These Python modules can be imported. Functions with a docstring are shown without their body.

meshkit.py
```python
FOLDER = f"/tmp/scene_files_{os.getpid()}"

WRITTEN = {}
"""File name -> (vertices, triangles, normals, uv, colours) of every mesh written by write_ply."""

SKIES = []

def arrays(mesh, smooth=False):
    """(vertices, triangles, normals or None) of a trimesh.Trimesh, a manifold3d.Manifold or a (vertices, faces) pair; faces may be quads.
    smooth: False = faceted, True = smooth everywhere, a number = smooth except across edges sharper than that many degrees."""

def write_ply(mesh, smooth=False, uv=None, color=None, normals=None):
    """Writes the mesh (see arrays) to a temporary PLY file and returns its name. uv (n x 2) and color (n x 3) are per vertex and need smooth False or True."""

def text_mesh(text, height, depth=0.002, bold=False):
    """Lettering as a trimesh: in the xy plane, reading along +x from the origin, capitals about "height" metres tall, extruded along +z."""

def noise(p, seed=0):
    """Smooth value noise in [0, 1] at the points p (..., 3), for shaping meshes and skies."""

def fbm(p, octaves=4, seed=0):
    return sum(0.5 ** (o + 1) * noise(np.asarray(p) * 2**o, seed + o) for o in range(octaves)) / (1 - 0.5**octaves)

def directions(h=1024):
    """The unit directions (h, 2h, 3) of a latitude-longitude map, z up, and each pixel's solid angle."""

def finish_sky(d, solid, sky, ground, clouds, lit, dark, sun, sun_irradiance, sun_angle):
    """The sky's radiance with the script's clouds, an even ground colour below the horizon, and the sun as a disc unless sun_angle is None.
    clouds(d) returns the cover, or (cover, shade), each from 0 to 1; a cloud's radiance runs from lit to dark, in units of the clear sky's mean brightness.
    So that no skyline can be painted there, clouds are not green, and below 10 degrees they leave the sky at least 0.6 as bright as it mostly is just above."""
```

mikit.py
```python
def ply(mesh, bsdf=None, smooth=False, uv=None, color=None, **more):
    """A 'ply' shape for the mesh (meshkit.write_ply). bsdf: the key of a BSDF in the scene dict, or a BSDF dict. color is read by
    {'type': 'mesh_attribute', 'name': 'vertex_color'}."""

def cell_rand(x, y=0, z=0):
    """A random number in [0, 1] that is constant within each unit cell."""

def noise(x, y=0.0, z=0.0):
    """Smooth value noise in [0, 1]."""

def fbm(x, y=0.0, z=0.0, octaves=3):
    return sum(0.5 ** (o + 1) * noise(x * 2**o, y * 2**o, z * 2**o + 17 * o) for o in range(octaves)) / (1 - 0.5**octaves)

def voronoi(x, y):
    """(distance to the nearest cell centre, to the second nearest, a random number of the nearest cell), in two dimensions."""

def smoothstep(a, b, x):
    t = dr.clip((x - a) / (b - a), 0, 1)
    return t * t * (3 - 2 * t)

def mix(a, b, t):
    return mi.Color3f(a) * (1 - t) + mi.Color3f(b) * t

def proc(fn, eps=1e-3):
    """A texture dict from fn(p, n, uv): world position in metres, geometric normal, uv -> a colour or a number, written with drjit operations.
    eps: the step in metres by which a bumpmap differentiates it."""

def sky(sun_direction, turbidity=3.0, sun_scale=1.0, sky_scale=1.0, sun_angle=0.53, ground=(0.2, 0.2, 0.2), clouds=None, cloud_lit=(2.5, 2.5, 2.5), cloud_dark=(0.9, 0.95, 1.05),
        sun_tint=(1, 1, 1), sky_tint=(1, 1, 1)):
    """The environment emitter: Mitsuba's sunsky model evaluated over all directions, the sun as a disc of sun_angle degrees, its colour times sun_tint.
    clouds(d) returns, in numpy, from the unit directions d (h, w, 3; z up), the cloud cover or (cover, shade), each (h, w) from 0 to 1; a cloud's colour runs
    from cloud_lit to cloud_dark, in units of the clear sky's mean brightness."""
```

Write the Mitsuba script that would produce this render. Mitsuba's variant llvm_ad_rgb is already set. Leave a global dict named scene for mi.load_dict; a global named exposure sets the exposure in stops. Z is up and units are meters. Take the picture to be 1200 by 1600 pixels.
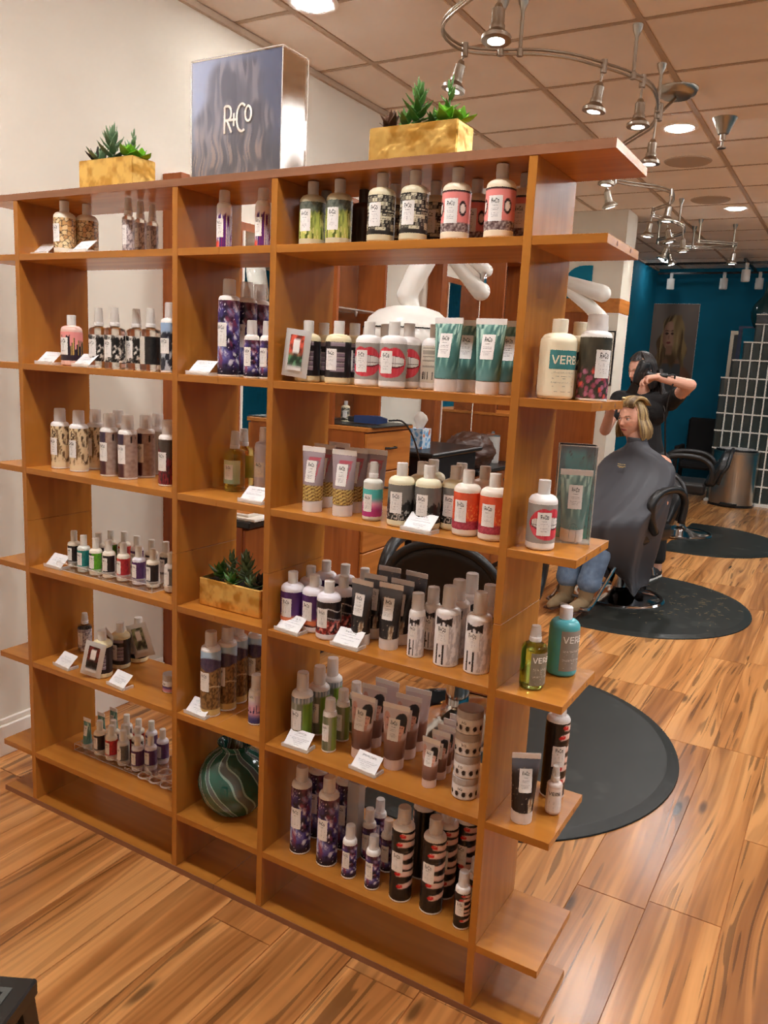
import math, random
import numpy as np
import trimesh, manifold3d
import drjit as dr
import mitsuba as mi
import mikit, meshkit
from mikit import proc, noise, fbm, smoothstep, mix, cell_rand
from meshkit import text_mesh

rng = random.Random(7)
nrg = np.random.default_rng(7)
scene, labels = {'type': 'scene'}, {}
T = mi.ScalarTransform4f

# ------------------------------------------------------------------ camera, lights, exposure
YAW, PITCH, ROLL, FPX = math.radians(29.99413), math.radians(10.60477), math.radians(2.88551), 1250.258
CAM = np.array([1.63219, -1.62665, 1.57416])
_f = np.array([-math.sin(YAW) * math.cos(PITCH), math.cos(YAW) * math.cos(PITCH), -math.sin(PITCH)])
_r = np.cross(_f, [0, 0, 1]); _r /= np.linalg.norm(_r)
_u = np.cross(_r, _f)
_up = -math.sin(ROLL) * _r + math.cos(ROLL) * _u
scene['camera'] = {'type': 'perspective', 'fov': math.degrees(2 * math.atan(600 / FPX)), 'fov_axis': 'x', 'near_clip': 0.05,
                   'to_world': T().look_at(origin=CAM.tolist(), target=(CAM + _f).tolist(), up=_up.tolist())}
exposure = 1.42
CAN_POWER, TRACK_POWER, TROFFER_POWER = 130.0, 40.0, 3.0      # radiance of the downlights, track lamps and troffers
CAN_TINT, TRACK_TINT, TROFFER_TINT = (1.0, 0.99, 0.985), (1.0, 0.95, 0.86), (0.98, 1.0, 1.03)
CEIL = 3.05

# ------------------------------------------------------------------ helpers
def lin(r, g, b):
    return tuple(((c / 255) / 12.92 if c / 255 <= 0.04045 else ((c / 255 + 0.055) / 1.055) ** 2.4) for c in (r, g, b))
def nlin(a):
    a = np.clip(np.asarray(a, float), 0, 1)
    return np.where(a <= 0.04045, a / 12.92, ((a + 0.055) / 1.055) ** 2.4)
def rgb(c):
    return {'type': 'rgb', 'value': [float(x) for x in c]}
count = {}
def numbered(name):
    n = count.get(name, 0); count[name] = n + 1
    return name if n == 0 else f'{name}_{n:03d}'
def thing(name, label=None, cat=None, group=None, kind=None):
    key = numbered(name)
    if label or kind:
        labels[key] = {}
        if label: labels[key]['label'] = label
        if cat: labels[key]['category'] = cat
        if group: labels[key]['group'] = group
        if kind: labels[key]['kind'] = kind
    return key
def mat4(loc=(0, 0, 0), rz=0.0, s=1.0):
    c, n = math.cos(math.radians(rz)), math.sin(math.radians(rz))
    return np.array([[c * s, -n * s, 0, loc[0]], [n * s, c * s, 0, loc[1]], [0, 0, s, loc[2]], [0, 0, 0, 1.0]])
def put(parent, name, d, M=None, label=None):
    key = numbered(f'{parent}__{name}') if name else parent
    scene[key] = dict(d) if M is None else {**d, 'to_world': T(M.tolist())}
    if label: labels[key] = {'label': label}
    return key
def part(parent, name, mesh, bsdf, smooth=False, M=None, label=None, color=None):
    return put(parent, name, mikit.ply(mesh, bsdf, smooth, color=color), M, label)
def single(name, mesh, bsdf, label, cat, smooth=False, group=None, kind=None, M=None, color=None):
    key = thing(name, label, cat, group, kind)
    put(key, None, mikit.ply(mesh, bsdf, smooth, color=color), M)
    return key
def cat(*ms):
    return trimesh.util.concatenate([m for m in ms if m is not None])
def tri(v, f):
    return trimesh.Trimesh(np.asarray(v, float), np.asarray(f, int), process=False)
def hull(p):
    return trimesh.convex.convex_hull(np.asarray(p, float))
def box(x0, x1, y0, y1, z0, z1, c=0.0):
    if c <= 0:
        m = trimesh.creation.box((x1 - x0, y1 - y0, z1 - z0)); m.apply_translation(((x0 + x1) / 2, (y0 + y1) / 2, (z0 + z1) / 2)); return m
    P = []
    for x, sx in ((x0, 1), (x1, -1)):
        for y, sy in ((y0, 1), (y1, -1)):
            for z, sz in ((z0, 1), (z1, -1)):
                P += [(x + sx * c, y + sy * c, z), (x + sx * c, y, z + sz * c), (x, y + sy * c, z + sz * c)]
    return hull(P)
def lathe(prof, n=32):
    prof = np.asarray(prof, float); k = len(prof)
    a = np.arange(n) * 2 * np.pi / n
    v = np.stack([prof[:, 0][:, None] * np.sin(a), -prof[:, 0][:, None] * np.cos(a), np.repeat(prof[:, 1][:, None], n, 1)], -1).reshape(-1, 3)
    i, j = np.meshgrid(np.arange(k - 1), np.arange(n), indexing='ij')
    q = np.stack([i * n + j, i * n + (j + 1) % n, (i + 1) * n + (j + 1) % n, (i + 1) * n + j], -1).reshape(-1, 4)
    f = np.vstack([q[:, [0, 1, 2]], q[:, [0, 2, 3]]])
    m = trimesh.Trimesh(v, f, process=False)
    m.merge_vertices(); m.update_faces(m.nondegenerate_faces()); m.remove_unreferenced_vertices()
    return m
def spin(prof, n=28, cap=True):
    p = [tuple(x) for x in prof]
    if cap:
        p = ([(0.0, p[0][1])] if p[0][0] > 0 else []) + p + ([(0.0, p[-1][1])] if p[-1][0] > 0 else [])
    return lathe(p, n)
def tube(pts, r, n=8, closed=False):
    p = np.asarray(pts, float); k = len(p)
    r = np.broadcast_to(np.asarray(r, float), (k,))
    t = np.gradient(p, axis=0) if not closed else np.roll(p, -1, 0) - np.roll(p, 1, 0)
    t /= np.linalg.norm(t, axis=1, keepdims=True) + 1e-12
    a = np.zeros_like(p); ref = np.array([0, 0, 1.0]) if abs(t[0][2]) < 0.9 else np.array([1.0, 0, 0])
    for i in range(k):
        ref = ref - t[i] * (ref @ t[i]); ref /= np.linalg.norm(ref) + 1e-12; a[i] = ref
    b = np.cross(t, a); ang = np.arange(n) * 2 * np.pi / n
    v = (p[:, None] + r[:, None, None] * (np.cos(ang)[None, :, None] * a[:, None] + np.sin(ang)[None, :, None] * b[:, None])).reshape(-1, 3)
    f = []
    for i in range(k if closed else k - 1):
        i2 = (i + 1) % k
        for j in range(n):
            j2 = (j + 1) % n
            f += [(i * n + j, i2 * n + j, i2 * n + j2), (i * n + j, i2 * n + j2, i * n + j2)]
    v = v.tolist()
    if not closed:
        v += [p[0].tolist(), p[-1].tolist()]; c0, c1 = len(v) - 2, len(v) - 1
        for j in range(n):
            j2 = (j + 1) % n
            f += [(c0, j, j2), (c1, (k - 1) * n + j2, (k - 1) * n + j)]
    m = tri(v, f)
    return m
def spline(pts, n=40):
    p = np.asarray(pts, float); k = len(p)
    out = []
    q = np.vstack([2 * p[0] - p[1], p, 2 * p[-1] - p[-2]])
    per = max(2, n // (k - 1))
    for i in range(k - 1):
        a, b, c, d = q[i:i + 4]
        for s in np.arange(per) / per:
            out.append(0.5 * (2 * b + (c - a) * s + (2 * a - 5 * b + 4 * c - d) * s * s + (3 * b - a - 3 * c + d) * s ** 3))
    out.append(p[-1])
    return np.array(out)
def loft(rings, close=True, caps=True):
    R = np.asarray(rings, float); k, n = R.shape[:2]
    v = R.reshape(-1, 3).tolist(); f = []
    for i in range(k - 1):
        for j in range(n if close else n - 1):
            j2 = (j + 1) % n
            f += [(i * n + j, i * n + j2, (i + 1) * n + j2), (i * n + j, (i + 1) * n + j2, (i + 1) * n + j)]
    if caps and close:
        v += [R[0].mean(0).tolist(), R[-1].mean(0).tolist()]; c0, c1 = len(v) - 2, len(v) - 1
        for j in range(n):
            j2 = (j + 1) % n
            f += [(c0, j2, j), (c1, (k - 1) * n + j, (k - 1) * n + j2)]
    return tri(v, f)
def bones(segs, edge=0.02, smooth=6, seg=18):
    """One continuous skin over bones given as (p1, r1, p2, r2)."""
    out = []
    for p1, r1, p2, r2 in segs:
        a = manifold3d.Manifold.sphere(r1, seg).translate([float(x) for x in p1]); b = manifold3d.Manifold.sphere(r2, seg).translate([float(x) for x in p2])
        out.append(manifold3d.Manifold.batch_hull([a, b]))
    m = manifold3d.Manifold.batch_boolean(out, manifold3d.OpType.Add).refine_to_length(edge)
    mm = m.to_mesh(); t = trimesh.Trimesh(np.array(mm.vert_properties[:, :3]), np.array(mm.tri_verts), process=True)
    trimesh.smoothing.filter_taubin(t, iterations=smooth)
    return t
def moved(m, M):
    m = m.copy(); m.apply_transform(M); return m
def flat_text(text, height, bold=False):
    """Lettering as a flat sheet, centred at the origin, reading along +x."""
    m = text_mesh(text, height, 0.001, bold)
    m = m.submesh([np.nonzero(m.face_normals[:, 2] > 0.9)[0]], append=True)
    m.vertices[:, 2] = 0
    lo, hi = m.bounds; m.apply_translation(-(lo + hi) / 2)
    return m

# ------------------------------------------------------------------ materials
VC = {'type': 'mesh_attribute', 'name': 'vertex_color'}
def principled(key, color, rough=0.5, **k):
    scene[key] = {'type': 'twosided', 'b': {'type': 'principled', 'base_color': color if isinstance(color, dict) else rgb(color), 'roughness': rough, **k}}
def wood(key, axis, base, dark, rough=0.27, fine=1.0):
    def fn(p, n, uv):
        q = [p.x * 9, p.y * 9, p.z * 9]; q[axis] = q[axis] * 0.06
        a = fbm(q[0] * 5 * fine, q[1] * 5 * fine, q[2] * 5 * fine, 3)
        b = noise(q[0] * 1.1, q[1] * 1.1, q[2] * 1.1 + 7)
        t = dr.clip(0.35 * smoothstep(0.3, 0.75, a) + 0.5 * b, 0, 1)
        return mix(base, dark, t)
    scene[key] = {'type': 'twosided', 'b': {'type': 'principled', 'base_color': proc(fn), 'roughness': rough, 'specular': 0.35}}
W0, W1 = lin(182, 120, 50), lin(154, 92, 32)
wood('wood_along', 0, W0, W1)
wood('wood_upright', 2, W0, W1)
wood('station_wood', 2, lin(160, 88, 40), lin(120, 58, 24), 0.3)
wood('drawer_wood', 1, lin(196, 126, 60), lin(160, 92, 38), 0.3)
wood('plinth_edge', 0, lin(146, 100, 70), lin(120, 78, 54), 0.5)
PW = 0.208
def floor_fn(p, n, uv):
    i = dr.floor((p.x - 0.04) / PW)
    off = cell_rand(i, 3) * 1.24
    j = dr.floor((p.y + off) / 1.24)
    r1, r2, r3 = cell_rand(i, j, 5), cell_rand(i, j, 9), cell_rand(i, j, 13)
    xx, yy = p.x + 37 * r1, p.y + 11 * r2
    w = 0.05 * noise(xx * 6, yy * 1.6, 3) + 0.025 * noise(xx * 22, yy * 2.4, 8)
    band = fbm((xx + w) * 19, yy * 0.75, 2, 4)
    ring = noise((xx + 1.6 * w) * 75, yy * 1.0, 6)
    fine = fbm((xx + w) * 150, yy * 5, 5, 2)
    streak = smoothstep(0.60, 0.78, fbm((xx + w) * 34, yy * 1.2, 11, 3)) * smoothstep(0.35, 0.6, noise(xx * 7, yy * 0.9, 41))
    crack = smoothstep(0.70, 0.78, noise((xx + w) * 120, yy * 3.4, 21)) * smoothstep(0.48, 0.66, noise(xx * 9, yy * 1.5, 31))
    kd, _, kr = mikit.voronoi(p.x / 0.16 + 5 * r3, p.y / 0.62 + 3 * r1)
    knot = smoothstep(0.12, 0.03, kd) * dr.select(kr > 0.78, 1.0, 0.0)
    strip = cell_rand(dr.floor((p.x - 0.04) / (PW / 2)), j, 23)
    light, mid, dark = lin(220, 160, 98), lin(194, 132, 74), lin(140, 86, 44)
    c = mix(light, mid, smoothstep(0.30, 0.60, band + 0.25 * (strip - 0.5)))
    c = mix(c, dark, dr.clip(0.42 * smoothstep(0.50, 0.70, band) + 0.30 * smoothstep(0.50, 0.75, ring) + 0.2 * fine, 0, 1))
    c = mix(c, lin(104, 60, 30), 0.32 * streak)
    c = mix(c, lin(54, 32, 18), dr.clip(0.55 * crack + 0.75 * knot, 0, 1))
    return c * (0.84 + 0.16 * r2 + 0.12 * strip)
scene['floor_planks'] = {'type': 'twosided', 'b': {'type': 'principled', 'base_color': proc(floor_fn), 'roughness': 0.24, 'specular': 0.4}}
def plaster(key, c, amp=0.06, rough=0.75):
    c2 = tuple(x * (1 - amp) for x in c)
    scene[key] = {'type': 'twosided', 'b': {'type': 'principled', 'base_color': proc(lambda p, n, uv: mix(c, c2, fbm(p.x * 3 + p.y * 2, p.y * 3, p.z * 3, 3))), 'roughness': rough, 'specular': 0.25}}
plaster('cream_paint', lin(222, 215, 200))
plaster('teal_paint', lin(14, 112, 142), 0.10)
principled('white_paint', lin(236, 232, 222), 0.5)
def tile_fn(p, n, uv):
    s = smoothstep(0.66, 0.8, noise(p.x * 90, p.y * 90, 4)) * 0.06
    return mix(lin(238, 228, 216), lin(224, 212, 198), dr.clip(fbm(p.x * 4, p.y * 4, 9, 3) * 0.8 + s, 0, 1)) * (0.96 + 0.07 * cell_rand(dr.floor((p.x + 0.045) / 0.665), dr.floor((p.y - 0.095) / 0.665)))
scene['ceiling_tile'] = {'type': 'twosided', 'b': {'type': 'principled', 'base_color': proc(tile_fn), 'roughness': 0.9, 'specular': 0.1}}
principled('tee_metal', lin(178, 158, 136), 0.6)
principled('print', VC, 0.3, specular=0.5)
principled('paper', VC, 0.75, specular=0.2)
principled('cloth_print', VC, 0.8, specular=0.15, sheen=0.4)
principled('skin', VC, 0.5, specular=0.35)
principled('black_plastic', lin(24, 24, 25), 0.35)
principled('black_vinyl', lin(27, 27, 27), 0.38, specular=0.5)
principled('white_gloss', lin(236, 234, 226), 0.18, specular=0.55, clearcoat=0.5, clearcoat_gloss=0.9)
principled('nickel', lin(176, 168, 154), 0.32, metallic=1.0)
principled('chrome', lin(225, 225, 225), 0.07, metallic=1.0)
principled('steel', lin(196, 186, 172), 0.24, metallic=1.0, anisotropic=0.6)
principled('foil', lin(214, 214, 212), 0.34, metallic=0.45)
scene['mirror_glass'] = {'type': 'twosided', 'b': {'type': 'conductor', 'material': 'none', 'specular_reflectance': rgb((0.86, 0.89, 0.88))}}
GN = lambda p: fbm(p.x * 26, p.y * 26, p.z * 34, 3)
scene['gold_leaf'] = {'type': 'twosided', 'b': {'type': 'bumpmap', 'scale': 0.004, 't': proc(lambda p, n, uv: GN(p), 0.002), 'b': {'type': 'principled', 'metallic': 0.9, 'roughness': 0.33,
                      'base_color': proc(lambda p, n, uv: mix(lin(244, 202, 116), lin(206, 152, 66), smoothstep(0.35, 0.7, fbm(p.x * 40, p.y * 40, p.z * 30, 3))))}}}
def rubber_fn(p, n, uv):
    s = smoothstep(0.62, 0.8, fbm(p.x * 7, p.y * 7, 3, 4))
    return mix(lin(33, 36, 33), lin(45, 48, 44), s)
scene['mat_rubber'] = {'type': 'twosided', 'b': {'type': 'principled', 'base_color': proc(rubber_fn), 'roughness': 0.42, 'specular': 0.4}}
scene['frosted'] = {'type': 'blendbsdf', 'weight': 0.55, 'a': {'type': 'thindielectric', 'int_ior': 1.4}, 'b': {'type': 'twosided', 'b': {'type': 'diffuse', 'reflectance': rgb(lin(226, 222, 214))}}}
scene['clear_cap'] = {'type': 'blendbsdf', 'weight': 0.45, 'a': {'type': 'thindielectric', 'int_ior': 1.5}, 'b': {'type': 'twosided', 'b': {'type': 'diffuse', 'reflectance': rgb(lin(246, 243, 240))}}}
scene['acrylic'] = {'type': 'thindielectric', 'int_ior': 1.49}
scene['acrylic_edge'] = {'type': 'blendbsdf', 'weight': 0.38, 'a': {'type': 'thindielectric', 'int_ior': 1.49}, 'b': {'type': 'twosided', 'b': {'type': 'diffuse', 'reflectance': rgb(lin(244, 240, 232))}}}
scene['solid_clear'] = {'type': 'dielectric', 'int_ior': 1.49}
def liquid(key, c, ior=1.36):
    scene[key] = {'type': 'dielectric', 'int_ior': ior, 'specular_transmittance': rgb(c)}
liquid('oil_liquid', lin(252, 240, 190)); liquid('green_liquid', lin(216, 236, 170)); liquid('clear_liquid', lin(248, 246, 243))
def leafmat(key, c):
    scene[key] = {'type': 'twosided', 'b': {'type': 'principled', 'base_color': proc(lambda p, n, uv: mix(c, tuple(x * 0.6 for x in c), fbm(p.x * 60, p.y * 60, p.z * 60, 2))), 'roughness': 0.42, 'specular': 0.4}}
leafmat('leaf_sage', lin(112, 142, 104)); leafmat('leaf_lime', lin(120, 186, 44)); leafmat('leaf_dark', lin(58, 56, 48)); leafmat('leaf_brown', lin(96, 66, 48)); leafmat('leaf_green', lin(84, 132, 60))
principled('soil', lin(40, 32, 26), 0.9)

principled('blue_plastic', lin(28, 52, 96), 0.35)
principled('brown_nylon', lin(62, 36, 24), 0.42, sheen=0.5)
principled('blond_clip', lin(138, 118, 84), 0.6)
principled('block_glass_body', lin(80, 88, 82), 0.12, specular=0.7)
scene['block_glass'] = {'type': 'blendbsdf', 'weight': 0.45, 'a': {'type': 'thindielectric', 'int_ior': 1.5}, 'b': {'type': 'ref', 'id': 'block_glass_body'}}
principled('teal_glass', lin(8, 62, 64), 0.06, specular=0.7, clearcoat=1.0)
principled('slate', lin(52, 60, 66), 0.35)
principled('black_lacquer', lin(22, 21, 19), 0.3)
principled('grey_lacquer', lin(74, 76, 72), 0.5)
scene['mirror_film'] = {'type': 'twosided', 'b': {'type': 'bumpmap', 'scale': 0.002, 't': proc(lambda p, n, uv: noise(p.x * 9, p.y * 14, p.z * 9), 0.003), 'b': {'type': 'roughconductor', 'material': 'none', 'alpha': 0.02, 'specular_reflectance': rgb((.72, .70, .66))}}}
principled('denim', VC, 0.85, specular=0.15)
principled('hair', VC, 0.42, specular=0.45, anisotropic=0.5)
principled('clip_cream', lin(226, 210, 160), 0.4)
principled('cape_nylon', lin(66, 67, 72), 0.5, sheen=0.4, specular=0.35)
principled('gold_thread', lin(206, 176, 120), 0.5)
principled('suede', lin(134, 112, 82), 0.9, sheen=0.5)
principled('black_cotton', lin(20, 19, 20), 0.85, sheen=0.2)
principled('dark_cotton', lin(32, 31, 31), 0.85, sheen=0.2)

# ------------------------------------------------------------------ the room
WX, EX, SY, NY = -1.05, 5.6, -3.6, 10.4       # left wall, right wall, front wall behind the camera, teal back wall
def struct(name, mesh, m, smooth=False, color=None):
    labels[name] = {'kind': 'structure'}; count[name] = 1
    scene[name] = mikit.ply(mesh, m, smooth, color=color)
    return name
struct('floor', box(WX - .1, EX + .1, SY - .1, NY + .1, -0.06, -0.0045), 'floor_planks')
def frand(a, b=0, c=0):
    x = int((a + 1000000) % 2**32); y = int((b + 1000000) % 2**32); z = int((c + 1000000) % 2**32)
    h = (x * 374761393 + y * 668265263 + z * 2147483647) & 0xFFFFFFFF
    h = ((h ^ (h >> 13)) * 1274126177) & 0xFFFFFFFF
    return ((h ^ (h >> 16)) & 0xFFFFFF) / 16777215.0
def clipbox(i, j, off):
    x0, x1 = max(0.04 + i * PW, WX), min(0.04 + (i + 1) * PW, EX)
    y0, y1 = max(j * 1.24 - off, SY), min((j + 1) * 1.24 - off, NY)
    if x1 - x0 < 0.01 or y1 - y0 < 0.01: return None
    g = 0.0007; c = 0.0009
    return tri([(x0 + g, y0 + g, -.0045), (x1 - g, y0 + g, -.0045), (x1 - g, y1 - g, -.0045), (x0 + g, y1 - g, -.0045),
                (x0 + g + c, y0 + g + c, 0), (x1 - g - c, y0 + g + c, 0), (x1 - g - c, y1 - g - c, 0), (x0 + g + c, y1 - g - c, 0)],
               [(4, 5, 6), (4, 6, 7), (0, 1, 5), (0, 5, 4), (1, 2, 6), (1, 6, 5), (2, 3, 7), (2, 7, 6), (3, 0, 4), (3, 4, 7)])
far = []
npl = 0
for i in range(-6, 27):
    off = frand(i, 3) * 1.24
    for j in range(-4, 11):
        m = clipbox(i, j, off)
        if m is None: continue
        x0, y0 = 0.04 + i * PW, j * 1.24 - off
        seen = -1.25 < x0 < 1.9 and -1.6 < y0 + 1.24 and y0 < 10.4 and x0 < 2.6 + 0 * y0
        if seen and npl < 290:
            part('floor', 'plank', m, 'floor_planks'); npl += 1
        else: far.append(m)
k = part('floor', 'plank_field', cat(*far), 'floor_planks'); labels[k] = {'kind': 'stuff'}
struct('wall_left', box(WX - .12, WX, SY, 6.43, 0, CEIL), 'cream_paint')
struct('wall_left_rear', box(WX - .12, WX, 6.43, NY, 0, CEIL), 'teal_paint')
struct('wall_right', box(EX, EX + .12, SY, NY, 0, CEIL), 'teal_paint')
struct('wall_back', box(WX - .12, EX + .12, NY, NY + .12, 0, CEIL), 'teal_paint')
struct('wall_front', box(WX - .12, EX + .12, SY - .12, SY, 0, CEIL), 'cream_paint')
def skirting(name, x0, x1, y0, y1, side):
    if side == 'x':
        m = cat(box(x0, x1, y0, y1, 0, 0.125, 0.004), box(x0, x0 + (x1 - x0) * .55, y0, y1, .125, .15, .005))
    else: m = cat(box(x0, x1, y0, y1, 0, 0.125, 0.004), box(x0, x1, y1 - (y1 - y0) * .55, y1, .125, .15, .005))
    struct(name, m, 'white_paint')
skirting('baseboard_left', WX, WX + .018, SY, 0.985, 'x')
skirting('baseboard_back', WX, EX, NY - .018, NY, 'y')
# ceiling of lay-in tiles on a tee grid; the lamps sit in tiles of their own
struct('ceiling', box(WX - .1, EX + .1, SY - .1, NY + .1, CEIL + .03, CEIL + .12), 'ceiling_tile')
P = 0.665; CX0, CY0 = -0.045, 0.095
troffers = [(3, 4), (4, 10), (4, -2), (6, 1), (6, 7)]           # tile indices (i, j); each takes two tiles along y
taken = {(i, j + d) for i, j in troffers for d in (0, 1)}
for i in range(-2, 9):
    for j in range(-6, 16):
        x0, x1 = max(CX0 + i * P, WX), min(CX0 + (i + 1) * P, EX)
        y0, y1 = max(CY0 + j * P, SY), min(CY0 + (j + 1) * P, NY)
        if x1 - x0 < .02 or y1 - y0 < .02 or (i, j) in taken: continue
        part('ceiling', 'tile', tri([(x0, y0, CEIL + .006), (x1, y0, CEIL + .006), (x1, y1, CEIL + .006), (x0, y1, CEIL + .006),
             (x0 + .022, y0 + .022, CEIL), (x1 - .022, y0 + .022, CEIL), (x1 - .022, y1 - .022, CEIL), (x0 + .022, y1 - .022, CEIL),
             (x0 + .016, y0 + .016, CEIL + .006), (x1 - .016, y0 + .016, CEIL + .006), (x1 - .016, y1 - .016, CEIL + .006), (x0 + .016, y1 - .016, CEIL + .006)],
             [(4, 6, 5), (4, 7, 6), (8, 5, 9), (8, 4, 5), (9, 6, 10), (9, 5, 6), (10, 7, 11), (10, 6, 7), (11, 4, 8), (11, 7, 4), (0, 8, 9), (0, 9, 1), (1, 9, 10), (1, 10, 2), (2, 10, 11), (2, 11, 3), (3, 11, 8), (3, 8, 0)]), 'ceiling_tile')
for i in range(-1, 9):
    x = CX0 + i * P
    if WX < x < EX: part('ceiling', 'tee', box(x - .013, x + .013, SY, NY, CEIL - .001, CEIL + .03), 'tee_metal')
for j in range(-5, 16):
    y = CY0 + j * P
    if SY < y < NY: part('ceiling', 'cross_tee', box(WX, EX, y - .011, y + .011, CEIL - .0005, CEIL + .03), 'tee_metal')
struct('trim_1', cat(box(WX, WX + .02, SY, NY, CEIL - .03, CEIL - .002)), 'tee_metal')

# ------------------------------------------------------------------ lamps
def disc(x, y, z, r, n=24, inner=0.0):
    a = np.arange(n) * 2 * np.pi / n
    ring = np.stack([x + r * np.cos(a), y + r * np.sin(a), np.full(n, z)], 1)
    v = np.vstack([ring, [[x, y, z]]])
    return tri(v, [(n, (k + 1) % n, k) for k in range(n)])
def emit(key, mesh, rad, tint):
    scene[key] = {**mikit.ply(mesh, {'type': 'diffuse', 'reflectance': rgb((.8, .8, .8))}), 'emitter': {'type': 'area', 'radiance': rgb([rad * t for t in tint])}}
def downlight(x, y, label, power=None):
    t = thing('recessed_downlight', label, 'ceiling light', 'recessed downlights')
    part(t, 'trim_ring', lathe([(.078, CEIL - .001), (.098, CEIL - .007), (.108, CEIL - .004), (.110, CEIL + .001), (.078, CEIL + .001)], 32), 'white_paint', 40, mat4((x, y, 0)))
    emit(numbered(t + '__lens'), moved(lathe([(0, -.020), (.030, -.0185), (.055, -.014), (.072, -.007), (.079, .002)], 24), mat4((x, y, CEIL - .002))), power or CAN_POWER, CAN_TINT)
downlight(-.58, 1.39, 'round recessed downlight glowing bluish white at the top edge, above the display box', 75.0)
downlight(.48, 3.70, 'round recessed downlight beside the rail canopy and the sprinkler')
downlight(.48, 6.26, 'round recessed downlight farther back, right of the serpentine rail')
downlight(-.75, 9.55, 'small far downlight beside the pier, washing the teal wall corner', 12.0)
for x, y, lab in ((-.25, -.62, 'in front of the left bay'), (.80, -.62, 'in front of the right bay'), (2.0, .45, 'right of the shelf end'), (2.75, 1.3, 'right of the nearest mat'), (2.3, 4.9, 'right of the client')):
    downlight(x, y, f'round recessed downlight outside the picture, {lab}')
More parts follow.
